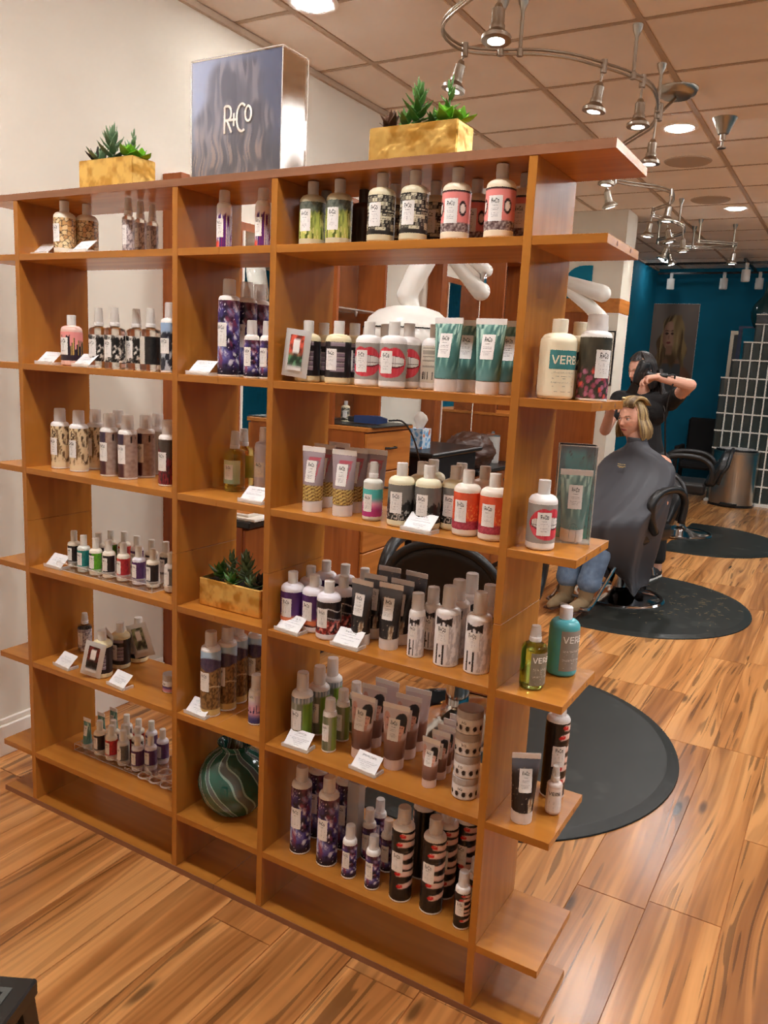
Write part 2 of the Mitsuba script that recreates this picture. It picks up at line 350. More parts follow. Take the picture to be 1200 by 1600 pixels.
for n, (i, j) in enumerate(troffers):
    x0, y0 = CX0 + i * P, CY0 + j * P
    t = thing('fluorescent_troffer', 'long rectangular ceiling light panel out of frame, ' + ('behind the shelf at right', 'at the far right', 'over the entrance', 'beside the entrance', 'by the right wall')[n], 'ceiling light', 'rectangular ceiling light panels')
    part(t, 'frame', cat(box(x0, x0 + .03, y0, y0 + 2 * P, CEIL, CEIL + .03), box(x0 + P - .03, x0 + P, y0, y0 + 2 * P, CEIL, CEIL + .03), box(x0 + .03, x0 + P - .03, y0, y0 + .03, CEIL, CEIL + .03), box(x0 + .03, x0 + P - .03, y0 + 2 * P - .03, y0 + 2 * P, CEIL, CEIL + .03)), 'white_paint')
    a, b, c, d = x0 + .03, x0 + P - .03, y0 + .03, y0 + 2 * P - .03; e, z1 = .05, CEIL - .075
    emit(t + '__diffuser', tri([(a, c, CEIL + .01), (b, c, CEIL + .01), (b, d, CEIL + .01), (a, d, CEIL + .01), (a + e, c + e, z1), (b - e, c + e, z1), (b - e, d - e, z1), (a + e, d - e, z1)], [(4, 6, 5), (4, 7, 6), (0, 5, 1), (0, 4, 5), (1, 6, 2), (1, 5, 6), (2, 7, 3), (2, 6, 7), (3, 4, 0), (3, 7, 4)]), TROFFER_POWER, TROFFER_TINT)
for x, y, lab in ((.385, 4.514, 'nearer flat round ceiling speaker grille behind the rail'), (.331, 5.846, 'middle flat round ceiling speaker grille beside the far downlight'), (.05, 8.3, 'farthest round ceiling speaker grille near the back wall')):
    single('ceiling_speaker', lathe([(0, CEIL - .008), (.15, CEIL - .008), (.158, CEIL - .003), (.16, CEIL + .001)], 36), 'tee_metal', lab, 'ceiling speaker', 40, 'flat ceiling speakers', M=mat4((x, y, 0)))
t = thing('fire_sprinkler', 'small nickel fire sprinkler hanging from the ceiling right of the downlight', 'sprinkler')
M = mat4((.75, 3.60, 0))
part(t, 'escutcheon', lathe([(.0, CEIL), (.07, CEIL), (.064, CEIL - .012), (.045, CEIL - .05), (.03, CEIL - .085), (0, CEIL - .09)], 24), 'nickel', 40, M)
part(t, 'pendent', lathe([(.0, CEIL - .088), (.016, CEIL - .088), (.016, CEIL - .12), (.008, CEIL - .125), (.008, CEIL - .155), (.024, CEIL - .158), (.024, CEIL - .164), (0, CEIL - .165)], 16), 'nickel', 40, M)

# serpentine rail with its lamps
RZ = 2.85
RAIL = [(.62, .90), (.43, 1.05), (.32, 1.13), (.245, 1.184), (.12, 1.28), (.05, 1.38), (.03, 1.49), (.05, 1.585), (.13, 1.655), (.241, 1.70), (.329, 1.745), (.429, 1.837), (.516, 1.974), (.588, 2.108), (.632, 2.235), (.640, 2.374),
        (.60, 2.62), (.52, 2.88), (.40, 3.05), (.25, 3.25), (.10, 3.5), (.02, 3.75), (.0, 3.98), (.06, 4.12), (.15, 4.22), (.245, 4.336), (.30, 4.53), (.255, 4.785), (.167, 4.958), (.051, 5.10), (-.01, 5.30), (.03, 5.45), (.10, 5.65),
        (.128, 5.85), (.11, 6.07), (.042, 6.252), (-.10, 6.43), (-.22, 6.55), (-.265, 6.76), (-.19, 6.96), (0, 7.08), (.2, 7.11), (.38, 7.06), (.42, 6.98), (.37, 6.90), (.20, 6.78), (.10, 6.70)]
t = thing('lighting_rail', 'brushed nickel serpentine monorail winding under the ceiling', 'track light rail')
sp = spline([(x, y, RZ) for x, y in RAIL], 320)
part(t, 'rail', cat(tube(sp + [0, 0, .009], .006, 6), tube(sp - [0, 0, .009], .006, 6)), 'nickel', 50)
part(t, 'canopy', lathe([(0, CEIL - .045), (.07, CEIL - .045), (.095, CEIL - .03), (.105, CEIL - .008), (.105, CEIL), (0, CEIL)], 28), 'nickel', 40, mat4((.60, 3.00, 0)))
part(t, 'feed_stem', cat(tube([(.60, 3.0, CEIL - .04), (.585, 2.72, RZ)], .008), lathe([(0, RZ + .06), (.018, RZ + .05), (.018, RZ - .03), (0, RZ - .035)], 14).apply_translation((.585, 2.72, 0))), 'nickel', 40)
for x, y in ((.174, 1.665), (.245, 1.70), (.60, 2.13), (.60, 2.62), (.02, 4.06), (.12, 5.74), (-.262, 6.72), (.0, 7.08), (.38, 7.06), (.12, 6.71)):
    part(t, 'standoff', cat(lathe([(0, CEIL), (.024, CEIL), (.02, CEIL - .02), (.008, CEIL - .05), (.008, RZ + .015), (.013, RZ + .01), (.013, RZ - .018), (0, RZ - .02)], 12).apply_translation((x, y, 0))), 'nickel', 40)
HEADS = [((.43, 1.05), (.437, 1.029), 2.641), ((.05, 1.585), (.016, 1.569), 2.694), ((.516, 1.974), (.492, 1.967), 2.672), ((.622, 2.21), (.624, 2.201), 2.659), ((.585, 2.68), (.576, 2.673), 2.612), ((.19, 3.33), (.176, 3.324), 2.670), ((.05, 3.66), (.105, 3.697), 2.614),
         ((.30, 4.5), (.286, 4.498), 2.656), ((.04, 5.12), (.017, 5.11), 2.654), ((.06, 5.54), (.10, 5.544), 2.672), ((-.06, 6.37), (-.12, 6.328), 2.645), ((.128, 5.88), (.149, 5.885), 2.641), ((-.20, 6.93), (-.154, 6.932), 2.670), ((.41, 7.0), (.396, 6.99), 2.674)]
ORD = ['nearest', 'second', 'third', 'fourth', 'fifth', 'sixth', 'seventh', 'eighth', 'ninth', 'tenth', 'eleventh', 'twelfth', 'thirteenth', 'farthest']
for n, ((rx, ry), (hx, hy), hz) in enumerate(HEADS):
    t = thing('track_lamp', f'{ORD[n]} lit nickel spot lamp hanging from the serpentine rail', 'track light', 'spot lamps on the serpentine rail')
    a, b = np.array([rx, ry, RZ - .01]), np.array([hx, hy, hz])
    d = (b - a) / np.linalg.norm(b - a); L = np.linalg.norm(b - a)
    part(t, 'clamp', cat(lathe([(0, RZ + .025), (.014, RZ + .022), (.014, RZ - .03), (0, RZ - .034)], 12).apply_translation((rx, ry, 0))), 'nickel', 40)
    part(t, 'stem', tube([a, a + d * (L - .11)], .0055, 8), 'nickel', 40)
    R4 = trimesh.geometry.align_vectors([0, 0, -1], d); R4[:3, 3] = b
    part(t, 'housing', lathe([(0, .115), (.011, .113), (.016, .10), (.022, .095), (.022, .05), (.026, .045), (.026, .03), (.042, .014), (.050, .008), (.050, -.004), (.029, -.006), (.029, .006), (0, .02)], 24), 'nickel', 40, R4)
    emit(t + '__lens', moved(disc(0, 0, -0.001, .0285, 20), R4), TRACK_POWER, TRACK_TINT)
# far track with small cylinder spots before the teal wall
t = thing('far_track', 'thin dark track along the ceiling before the teal back wall', 'track light rail')
part(t, 'bar', box(-.95, 1.6, 9.98, 10.01, 2.93, 2.955), 'black_plastic'); part(t, 'bar', box(-.95, 1.6, 9.2, 9.23, 2.955, 2.98), 'black_plastic'); part(t, 'bar', box(.25, .28, 8.9, 10.0, 2.955, 2.98), 'black_plastic')
for n, (x, y, lab) in enumerate(((-.77, 9.99, 'leftmost unlit cylinder spot on the far track above the poster'), (-.10, 9.99, 'unlit cylinder spot on the far track over the bare teal wall'), (.27, 9.1, 'nearer unlit cylinder spot on the short track bar'), (.33, 9.99, 'rightmost unlit cylinder spot, above the green bottle vase'))):
    t = thing('cylinder_spot', lab, 'track light', 'unlit spots on the far track')
    part(t, 'bracket', box(x - .02, x + .02, y - .02, y + .02, 2.87, 2.95, .004), 'white_gloss'); part(t, 'barrel', lathe([(0, .07), (.05, .068), (.052, -.06), (.048, -.07), (0, -.06)], 20), 'white_gloss', 40, mat4((x, y - .02, 2.80)))

# ------------------------------------------------------------------ the display shelf
TOPS = [2.019, 1.844, 1.514, 1.184, .854, .524, .194, .019]
TH, SD = .019, .256
XL, XR = -.817, 1.1664
POSTX = [-.6636, 0.0, .3313, .9911]
t = shelf = thing('display_shelf', 'tall open honey wood display shelf dividing the salon, full of bottles', 'shelf')
part(t, 'base_board', box(XL, .1715, 0, SD, 0, .0178, .0008), 'wood_along'); part(t, 'base_board', box(.1731, XR, 0, SD, 0, .0178, .0008), 'wood_along')
part(t, 'base_edge', box(XL, .1715, -.0016, 0, 0, .0178), 'plinth_edge', label='grey brown edge strip'); part(t, 'base_edge', box(.1731, XR, -.0016, 0, 0, .0178), 'plinth_edge', label='grey brown edge strip')
part(t, 'top_board', box(XL, XR, 0, SD, TOPS[0] - TH, TOPS[0], .0008), 'wood_along')
part(t, 'top_edge', box(XL, XR, -.0016, 0, TOPS[0] - TH, TOPS[0]), 'plinth_edge', label='grey brown edge strip')
for x in POSTX:
    part(t, 'post', box(x, x + TH, 0, SD, .018, 1.0075, .0007), 'wood_upright'); part(t, 'post', box(x, x + TH, 0, SD, 1.0083, 2.0, .0007), 'wood_upright')
for k in range(1, 7):
    z = TOPS[k]
    for b, (x0, x1) in enumerate(((XL, POSTX[0]), (POSTX[0] + TH, POSTX[1]), (POSTX[1] + TH, POSTX[2]), (POSTX[2] + TH, POSTX[3]), (POSTX[3] + TH, XR))):
        if b == 2:
            part(t, 'shelf_board', box(x0, .164, .0006, SD, z - TH, z, .0006), 'wood_along'); part(t, 'shelf_board', box(.1645, x1, .0006, SD, z - TH, z, .0006), 'wood_along')
        else:
            s = part(t, 'shelf_board', box(x0, x1, .0006, SD, z - TH, z, .0007), 'wood_along')
            if b == 4:
                for y in (.075, .185):
                    part(s, 'cam_plug', lathe([(0, 0), (.005, 0), (.005, .0012), (0, .0012)], 12), 'plinth_edge', 40, np.array([[0, 0, 1, XR - .0006], [0, 1, 0, y], [-1, 0, 0, z - .0095], [0, 0, 0, 1.0]]))

# ------------------------------------------------------------------ printed artwork: colour of a wrap at angle a (radians, 0 = front) and height t (0 to 1)
N = lambda x, y, z=0.0, s=0: meshkit.noise(np.stack(np.broadcast_arrays(np.asarray(x, float), np.asarray(y, float), np.asarray(z, float)), -1), s)
B = lambda x, y, s=0, o=4: meshkit.fbm(np.stack(np.broadcast_arrays(np.asarray(x, float), np.asarray(y, float), np.zeros(1)), -1), o, s)
C = lambda r, g, b: np.array([r, g, b]) / 255.0
def mx(a, b, t):
    t = np.clip(np.asarray(t, float), 0, 1)[..., None]
    return a * (1 - t) + b * t
def ss(a, b, x):
    t = np.clip((x - a) / (b - a), 0, 1); return t * t * (3 - 2 * t)
def cells(x, y, s=0):
    g = np.random.default_rng(s); ox = g.random((64, 64)); oy = g.random((64, 64)); rv = g.random((64, 64))
    d1 = np.full(np.shape(x), 9.0); d2 = d1.copy(); w = d1 * 0
    xi, yi = np.floor(x).astype(int), np.floor(y).astype(int)
    for i in (-1, 0, 1):
        for j in (-1, 0, 1):
            cx, cy = xi + i, yi + j
            d = np.hypot(cx + ox[cx % 64, cy % 64] - x, cy + oy[cx % 64, cy % 64] - y)
            near = d < d1
            d2 = np.where(near, d1, np.minimum(d2, d)); w = np.where(near, rv[cx % 64, cy % 64], w); d1 = np.minimum(d1, d)
    return d1, d2, w
def flat(c): return lambda a, t: np.broadcast_to(c, a.shape + (3,)).copy()
def art_stone(a, t):
    d, e, w = cells(a * 2.6 + 9, t * 6.5, 3); c = mx(C(236, 216, 170), C(176, 120, 62), w[...] * .9)
    return mx(c, C(62, 40, 24), ss(.14, .05, e - d))
def art_stripe(a, t):
    b = N(a * 9, t * 1.5, 0, 4); c = mx(C(236, 226, 228), C(122, 38, 98), ss(.42, .5, b)); c = mx(c, C(58, 44, 120), ss(.62, .66, N(a * 12, 3.0, 0, 9)))
    c = mx(c, C(240, 232, 234), ss(.84, .9, t + .1 * N(a * 14, 1.0, 0, 2))); return mx(c, C(208, 70, 60), ss(.2, .1, t) * ss(.2, -.2, a))
def art_cactus(a, t):
    b = N(a * 7, t * 2, 0, 5); c = mx(C(70, 84, 30), C(176, 186, 92), ss(.35, .65, b)); c = mx(c, C(214, 208, 130), ss(.68, .74, N(a * 13, t * 5, 0, 8)))
    return mx(c, mx(C(54, 62, 56), C(132, 138, 122), B(a * 9, t * 20, 3)), ss(.74, .82, t + .08 * N(a * 8, 0, 0, 1)))
def art_tile(a, t):
    row = np.floor(t * 11); sh = .9 * N(row * 3.7, 0, 0, 4); colm = np.floor(a * 2.6 + sh); r = N(colm * 5.3 + .5, row * 7.1 + .5, 0, 11); fu = (a * 2.6 + sh) % 1; fv = (t * 11) % 1
    c = mx(C(208, 202, 176), C(46, 42, 38), (r > .56) * 1.0); c = mx(c, C(132, 124, 104), (np.abs(r - .45) < .08) * 1.0); ln = ((np.abs(fv - .35) < .10) | (np.abs(fv - .68) < .09)) & (fu > .14) & (fu < .84) & (N(a * 30, row, 0, 6) > .36)
    c = mx(c, mx(C(60, 54, 48), C(206, 200, 176), (r > .56) * 1.0), ln * .85); c = mx(c, C(34, 30, 28), ((fv < .06) | (fu < .05)) * .7); return mx(c, C(38, 34, 32), ss(.10, .09, t))
def art_pink(a, t):
    c = np.broadcast_to(C(226, 138, 132), a.shape + (3,)).copy()
    for a0 in (.86, -.9, 2.6): 
        q = ((a - a0) / .26) ** 2 + ((t - .56) / .17) ** 2; c = mx(c, C(38, 24, 26), ss(1.25, 1.1, q)); c = mx(c, C(238, 226, 216), ss(.55, .42, q))
    c = mx(c, C(44, 26, 28), ss(.95, .97, t)); return mx(c, mx(C(66, 40, 40), C(196, 184, 178), N(a * 8, t * 30, 0, 2)), ss(.24, .2, t))
def art_pinkblock(a, t):
    h = .35 + .6 * N(np.floor(a * 7) * 3.1, 0, 0, 6); c = mx(C(232, 150, 146), mx(C(38, 30, 42), C(196, 160, 92), (N(np.floor(a * 14), 1, 0, 5) > .72) * 1.0), ss(0, .02, h - t)); return mx(c, C(48, 34, 46), ss(.2, .18, t))
def art_bw(a, t):
    b = B(a * 3, t * 5, 12); c = mx(C(24, 24, 24), C(226, 222, 214), ss(.48, .54, b)); return mx(c, C(120, 116, 110), ss(.62, .66, B(a * 6, t * 9, 3)))
def art_navy(a, t):
    b = B(a * 3 + 5, t * 6, 31); c = mx(C(28, 32, 48), C(176, 182, 192), ss(.56, .62, b)); return mx(c, C(150, 178, 210), ss(.78, .84, t))
def art_galaxy(a, t):
    b = B(a * 1.2 + 1, t * 8, 21); c = mx(C(26, 22, 50), C(70, 58, 130), ss(.34, .56, b)); c = mx(c, C(156, 168, 216), .95 * ss(.50, .70, B(a * 1.2 + t, t * 7 + 2, 5, 5)) * ss(.15, .3, t) * ss(1.0, .8, t))
    c = mx(c, C(222, 226, 242), ss(.56, .70, B(a * 2.2 + 4, t * 13 + a, 15, 5))); c = mx(c, C(128, 50, 78), .85 * ss(.52, .68, B(a * 1.0 + 7, t * 6 + a, 8))); c = mx(c, C(22, 20, 38), ss(.18, .02, t)); c = mx(c, C(92, 46, 62), ss(.84, 1, t) * .6)
    return mx(c, C(240, 238, 250), ss(.89, .94, N(a * 17, t * 52, 0, 77)))
def art_stack(a, t):
    k = np.floor(t * 7.0); f = t * 7 - k; r = N(k * 3.3, 0, 0, 3); x = np.abs(a - .55)
    c = np.broadcast_to(C(30, 24, 28), a.shape + (3,)).copy(); m = ss(.62, .56, x) * ss(.12, .2, f) * (r > .3)
    return mx(mx(c, mx(C(84, 64, 82), C(176, 162, 170), r), m), C(190, 184, 180), m * ss(.7, .75, f) * .6)
def art_lips(a, t):
    x, y = (a - .30) / 1.45, (t - .50) / .42
    c = np.broadcast_to(C(158, 154, 148), a.shape + (3,)).copy(); e = np.clip(1 - np.abs(x) ** 2.6, 0, 1) ** .8
    up, lo = .98 * e - .12 * np.exp(-(x / .15) ** 2), -.98 * e
    m = (y < up) & (y > lo) & (np.abs(x) < 1); c = mx(c, mx(C(196, 40, 54), C(222, 96, 108), N(a * 18, t * 3, 0, 2)), m * 1.0)
    g = (np.abs(y - .02) < .40 * e) & (np.abs(x) < .86); c = mx(c, C(96, 22, 34), g * 1.0); th = (np.abs(y - .05) < .34 * e) & (np.abs(x) < .84)
    c = mx(c, mx(C(232, 230, 226), C(166, 160, 156), ss(.42, .5, np.abs((a * 7) % 1 - .5))), th * 1.0); return mx(c, C(110, 96, 92), (th & (np.abs(y + .06) < .025)) * 1.0)
def art_barcode(a, t):
    c = np.broadcast_to(C(214, 208, 192), a.shape + (3,)).copy(); c = mx(c, C(128, 122, 110), ss(.5, .6, N(np.floor(t * 26), 0, 0, 3)) * ss(.55, .5, np.abs(a)) * (t > .4) * .6)
    return mx(c, C(40, 38, 36), ((N(np.floor(a * 24), 1, 0, 6) > .5) & (t < .3) & (t > .08) & (np.abs(a) < .45)) * 1.0)
def art_teal(a, t):
    b = N(a * 5 + 2 * N(a * 3, t * 3, 0, 4), t * 2.4, 0, 6); c = mx(C(60, 108, 104), C(136, 178, 164), ss(.3, .75, b)); c = mx(c, C(176, 208, 194), ss(.62, .72, N(a * 13, t * 7, 0, 2)) * ss(.55, .8, t)); return mx(c, C(92, 132, 128), ss(.3, .05, t))
def art_floral(a, t):
    c = mx(C(48, 46, 38), C(84, 78, 62), B(a * 3, t * 4, 6)); d, e, w = cells(a * 3.2 + 30, t * 9, 17); pal = mx(mx(C(148, 66, 84), C(196, 138, 168), w), C(206, 84, 74), (w > .75) * 1.0)
    m = ss(.52, .40, t + .1 * (N(a * 5, 0, 0, 1) - .5)); return mx(c, mx(pal, C(52, 44, 40), ss(.34, .52, d)), m * ss(.6, .5, d))
def art_sepia(a, t):
    b = B(a * 3.2, t * 6, 41); c = mx(C(226, 202, 160), C(120, 92, 60), ss(.5, .62, b)); c = mx(c, C(66, 48, 32), ss(.03, .0, np.abs(np.sin(a * 2.2 + 1.1) * .35 + .52 - t)) ); c = mx(c, C(72, 52, 34), ss(.58, .66, B(a * 7 + 3, t * 9, 2)) * (t > .55)); return mx(c, C(232, 212, 172), ss(.16, .1, t))
def art_street(a, t):
    c = mx(C(150, 122, 108), C(178, 156, 142), N(a * 4, t * 20, 0, 3)); c = mx(c, C(58, 42, 66), ss(.1, -.05, a - .25 - .25 * (t - .5))); c = mx(c, C(70, 30, 32), ss(.45, .2, t) * ss(.2, .0, a - .3)); return mx(c, C(44, 30, 28), ss(.62, .68, N(a * 10, t * 12, 0, 9)) * ss(.72, .85, t))
def art_red(a, t):
    c = mx(C(66, 20, 28), C(134, 34, 44), ss(.4, .6, N(a * 8 + t * 9, a * 8 - t * 9, 0, 5))); return mx(c, C(70, 58, 50), ss(.7, .76, t + .2 * np.sin(a)))
def art_gold(a, t):
    c = np.broadcast_to(C(156, 140, 146), a.shape + (3,)).copy(); x, y = a * .75 - .1 - .5 * (t - .65), (t - .66) * 2.2
    q = np.maximum(np.abs(x) / .42, np.abs(y) / .5); c = mx(c, C(178, 84, 98), ss(.72, .78, q) * ss(1.06, 1.0, q)); c = mx(c, C(120, 96, 100), ss(.72, .68, q) * ss(.5, .55, np.abs((a * 6) % 1 - .0)))
    w = mx(C(200, 168, 96), C(104, 72, 30), np.maximum(ss(.05, .01, np.abs(((t * 16 + a * 1.2) % 1) - .5) * .3), ss(.06, .02, np.abs(((t * 13 - a * 1.5) % 1) - .5) * .3))); return mx(c, w, ss(.33, .30, t))
def art_rainbow(a, t): return mx(mx(C(178, 52, 120), C(236, 170, 190), ss(.2, .5, t)), C(86, 190, 184), ss(.45, .75, t))
def art_palm(a, t):
    c = mx(C(128, 126, 120), C(104, 102, 98), B(a * 2, t * 3, 4)); h = .35 + .22 * N(a * 4, 0, 0, 3) + .12 * N(a * 16, t * 12, 0, 6); c = mx(c, C(34, 32, 30), ss(.0, .04, h - t)); return mx(c, C(206, 200, 190), (N(a * 14, t * 18, 0, 8) > .7) * (t < .3) * .9)
def art_orange(a, t):
    c = mx(C(214, 78, 48), C(226, 104, 66), B(a * 3, t * 5, 2)); c = mx(c, C(240, 158, 96), ss(.6, .66, N(a * 16, t * 22, 0, 5)) * ss(.75, .6, t) * ss(.0, .5, a)); return mx(c, mx(C(150, 44, 66), C(196, 84, 100), N(a * 20, t * 30, 0, 4)), ss(.28, .2, t))
def art_purple(a, t): return mx(mx(C(84, 48, 108), C(62, 34, 84), N(a * 3, t * 4, 0, 2)), mx(C(222, 130, 88), C(60, 34, 44), ss(.1, .04, t + .05 * N(a * 6, 0, 0, 3))), ss(.3, .16, t))
def art_ember(a, t):
    c = np.broadcast_to(C(34, 28, 32), a.shape + (3,)).copy(); c = mx(c, mx(C(150, 40, 36), C(226, 150, 140), ss(.5, .7, N(a * 8 + t * 10, t * 14, 0, 4))), ss(.5, .38, t) * ss(.3, .5, B(a * 4, t * 7, 6)))
    s = np.abs(t - .74 - .06 * np.sin(a * 3)); c = mx(c, C(206, 198, 200), ss(.022, .01, s)); return mx(c, C(190, 180, 184), ss(.018, .008, np.abs(t - .58 + .1 * a)))
def art_glitter(a, t):
    c = mx(C(34, 28, 28), C(98, 104, 116), ss(.66, .92, t)); n = N(a * 34, t * 84, 0, 3); c = mx(c, C(206, 184, 158), .85 * ss(.88, .93, n + .03 * ss(.8, .3, t))); return mx(c, mx(C(132, 104, 78), C(206, 192, 168), ss(.4, .7, N(a * 16, t * 14, 0, 5))), ss(.26, .20, np.abs(a - .55)) * ss(.30, .22, t))
def art_bow(a, t):
    c = np.broadcast_to(C(232, 230, 232), a.shape + (3,)).copy(); f = mx(C(196, 194, 196), C(236, 234, 234), ss(.4, .6, B(a * 6, t * 10, 9))); c = mx(c, f, ss(.42, .5, a) + ss(-1.0, -1.1, a))
    x = np.abs(a - .1); b = (x < .72) & (t > .86 - .13 * x) & (t < .90 + .075 * x); c = mx(c, C(26, 25, 30), b * 1.0); c = mx(c, C(30, 28, 34), ((np.abs(x - .2) < .09) & (t > .70) & (t < .86)) * 1.0)
    return mx(c, C(26, 25, 30), (((np.abs(a + .38) < .10) | (np.abs(a - .16) < .10) | (((a + .1) / .09) ** 2 + ((t - .17) / .03) ** 2 < 1)) & (t < .40)) * 1.0)
def art_green(a, t):
    b = N(a * 4.5, .2 * t, 0, 7); c = mx(C(158, 160, 146), C(112, 118, 98), ss(.4, .6, b)); c = mx(c, mx(C(92, 128, 40), C(128, 164, 60), N(a * 9, 0, 0, 2)), ss(.62, .76, a) * ss(2.0, 1.7, a)); return mx(c, mx(C(120, 132, 142), C(188, 192, 194), ss(.4, .6, N(a * 16, 0, 0, 3))), ss(.84, .9, t))
def art_olive(a, t): return mx(mx(C(150, 152, 128), C(104, 110, 84), ss(.38, .62, N(a * 5, .2 * t, 0, 9))), C(128, 152, 70), ss(.9, 1.1, a))
def art_face(a, t):
    c = mx(C(204, 188, 188), C(214, 204, 206), t); c = mx(c, mx(C(158, 116, 100), C(112, 76, 64), ss(.5, .05, t)), ss(.52, .40, t + .05 * np.sin(a * 2))); h = np.array(C(26, 21, 22))
    c = mx(c, C(206, 160, 150), ss(1.06, .94, ((a + .72) / .36) ** 2 + ((t - .74) / .19) ** 2)); c = mx(c, C(120, 72, 70), ss(1.1, .8, ((a + .52) / .1) ** 2 + ((t - .66) / .018) ** 2)); c = mx(c, C(70, 44, 44), ss(1.1, .8, ((a + .66) / .1) ** 2 + ((t - .80) / .012) ** 2))
    x = a - .62; c = mx(c, C(196, 150, 134), ss(.20, .17, np.abs(x)) * ss(.56, .53, t) * ss(.38, .42, t)); c = mx(c, C(222, 178, 162), ss(1.06, .94, (x / .34) ** 2 + ((t - .625) / .125) ** 2))
    c = mx(c, h, ss(1.05, .96, (x / .56) ** 2 + ((t - .80) / .145) ** 2) * ss(.695, .71, t + .03 * x)); c = mx(c, h, ss(.30, .34, np.abs(x)) * ss(.56, .52, np.abs(x)) * ss(.54, .57, t) * ss(.84, .8, t))
    for ex in (-.13, .13): c = mx(c, C(44, 28, 28), ss(1.2, .8, ((x - ex) / .075) ** 2 + ((t - .655) / .012) ** 2))
    return mx(c, C(166, 82, 84), ss(1.2, .8, (x / .085) ** 2 + ((t - .555) / .012) ** 2))
def art_scenic(a, t):
    c = mx(C(150, 194, 226), C(176, 208, 232), t); c = mx(c, mx(C(58, 48, 78), C(92, 76, 96), B(a * 8, t * 22, 3)), ss(.0, .02, .87 + .05 * np.sin(a * 1.4 + 1) - t)); w = mx(C(142, 108, 66), C(92, 66, 38), ss(.4, .65, N(a * 5 + t * 20, t * 26 - a * 6, 0, 9))); c = mx(c, w, ss(.72, .70, t + .02 * np.sin(a * 3)))
    c = mx(c, C(206, 186, 150), ss(.012, .004, np.abs(t - .42 - .04 * np.sin(a * 1.6)))); return mx(c, C(206, 176, 112), ss(.10, .09, t))
def art_sky(a, t):
    c = mx(C(62, 64, 122), C(214, 160, 178), ss(.1, .4, t)); c = mx(c, C(222, 216, 230), ss(.5, .8, t)); h = .42 + .28 * (N(np.floor(a * 11), 0, 0, 4) ** 3); return mx(c, C(50, 40, 92), (((t > .36) & (t < h) & (N(np.floor(a * 11), 2, 0, 8) > .4))) * 1.0)
def art_zebra(a, t):
    y = t * 7 + .16 * np.sin(a * 1.1 + 2 * np.floor(t * 7)); k = np.floor(y); f = y - k; n0 = .1 + .75 * (N(k * 2.7, 1, 0, 3) - .5); c = np.broadcast_to(C(24, 20, 22), a.shape + (3,)).copy()
    m = ss(.28, .34, f) * ss(.90, .82, f) * (k > .5) * ss(n0 - .22, n0 - .05, a) * ss(2.7, 2.4, a); c = mx(c, mx(C(236, 206, 196), C(206, 160, 150), ss(.5, .3, f)), m)
    e = ((a - n0) / .30) ** 2 + ((f - .60) / .19) ** 2; c = mx(c, C(196, 24, 34), ss(1.1, .9, e) * (k > .5)); return mx(c, C(236, 130, 128), ss(.16, .06, ((a - n0 - .03) / .30) ** 2 + ((f - .68) / .10) ** 2) * (k > .5))
def art_jar(a, t):
    c = mx(C(222, 220, 220), C(204, 202, 202), ss(.5, .6, N(a * 14, 0, 0, 3)) * (t < .55)); f = (a * 1.75) % 1 - .5; c = mx(c, C(30, 28, 32), ss(1.2, .9, (f / .27) ** 2 + ((t - .34) / .2) ** 2)); return mx(c, C(238, 238, 240), ss(.62, .66, t))
def art_sunjar(a, t): return mx(mx(C(206, 138, 150), C(84, 66, 120), ss(.15, .45, t)), C(232, 234, 238), ss(.52, .56, t))
def art_split(l, r, edge=.15): return lambda a, t: mx(np.broadcast_to(l, a.shape + (3,)), mx(r, r * .72, N(a * 9, t * 14, 0, 3)), ss(edge, edge + .06, a) * ss(1.9, 1.7, a))
def art_clear(a, t): return mx(C(122, 112, 116), C(204, 196, 196), ss(.35, .6, B(a * 8, t * 16, 4)))
def art_backlabel(a, t):
    c = mx(C(190, 184, 170), C(150, 142, 128), ss(.45, .6, N(np.floor(t * 30), 0, 0, 4)) * (np.abs(a) < .6)); return mx(c, C(44, 40, 36), ((N(np.floor(a * 26), 1, 0, 6) > .5) & (t < .26) & (t > .06) & (np.abs(a) < .4)) * 1.0)

# ------------------------------------------------------------------ product models; every model faces -y
MODEL = {}
def wrap(R, z0, z1, art, na=64, nz=40, off=.0003, a0=-np.pi, a1=np.pi):
    a = np.linspace(a0, a1, na); z = np.linspace(z0, z1, nz); A, Z = np.meshgrid(a, z)
    v = np.stack([(R + off) * np.sin(A), -(R + off) * np.cos(A), Z], -1).reshape(-1, 3)
    i, j = np.meshgrid(np.arange(nz - 1), np.arange(na - 1), indexing='ij'); b = i * na + j
    q = np.stack([b, b + 1, b + na + 1, b + na], -1).reshape(-1, 4)
    return tri(v, np.vstack([q[:, [0, 1, 2]], q[:, [0, 2, 3]]])), nlin(art(A.ravel(), (Z.ravel() - z0) / (z1 - z0)))
def on_round(R, off, a0=0.0):
    def f(x, z): 
        a = a0 + x / R; return np.stack([(R + off) * np.sin(a), -(R + off) * np.cos(a), z], -1)
    return f
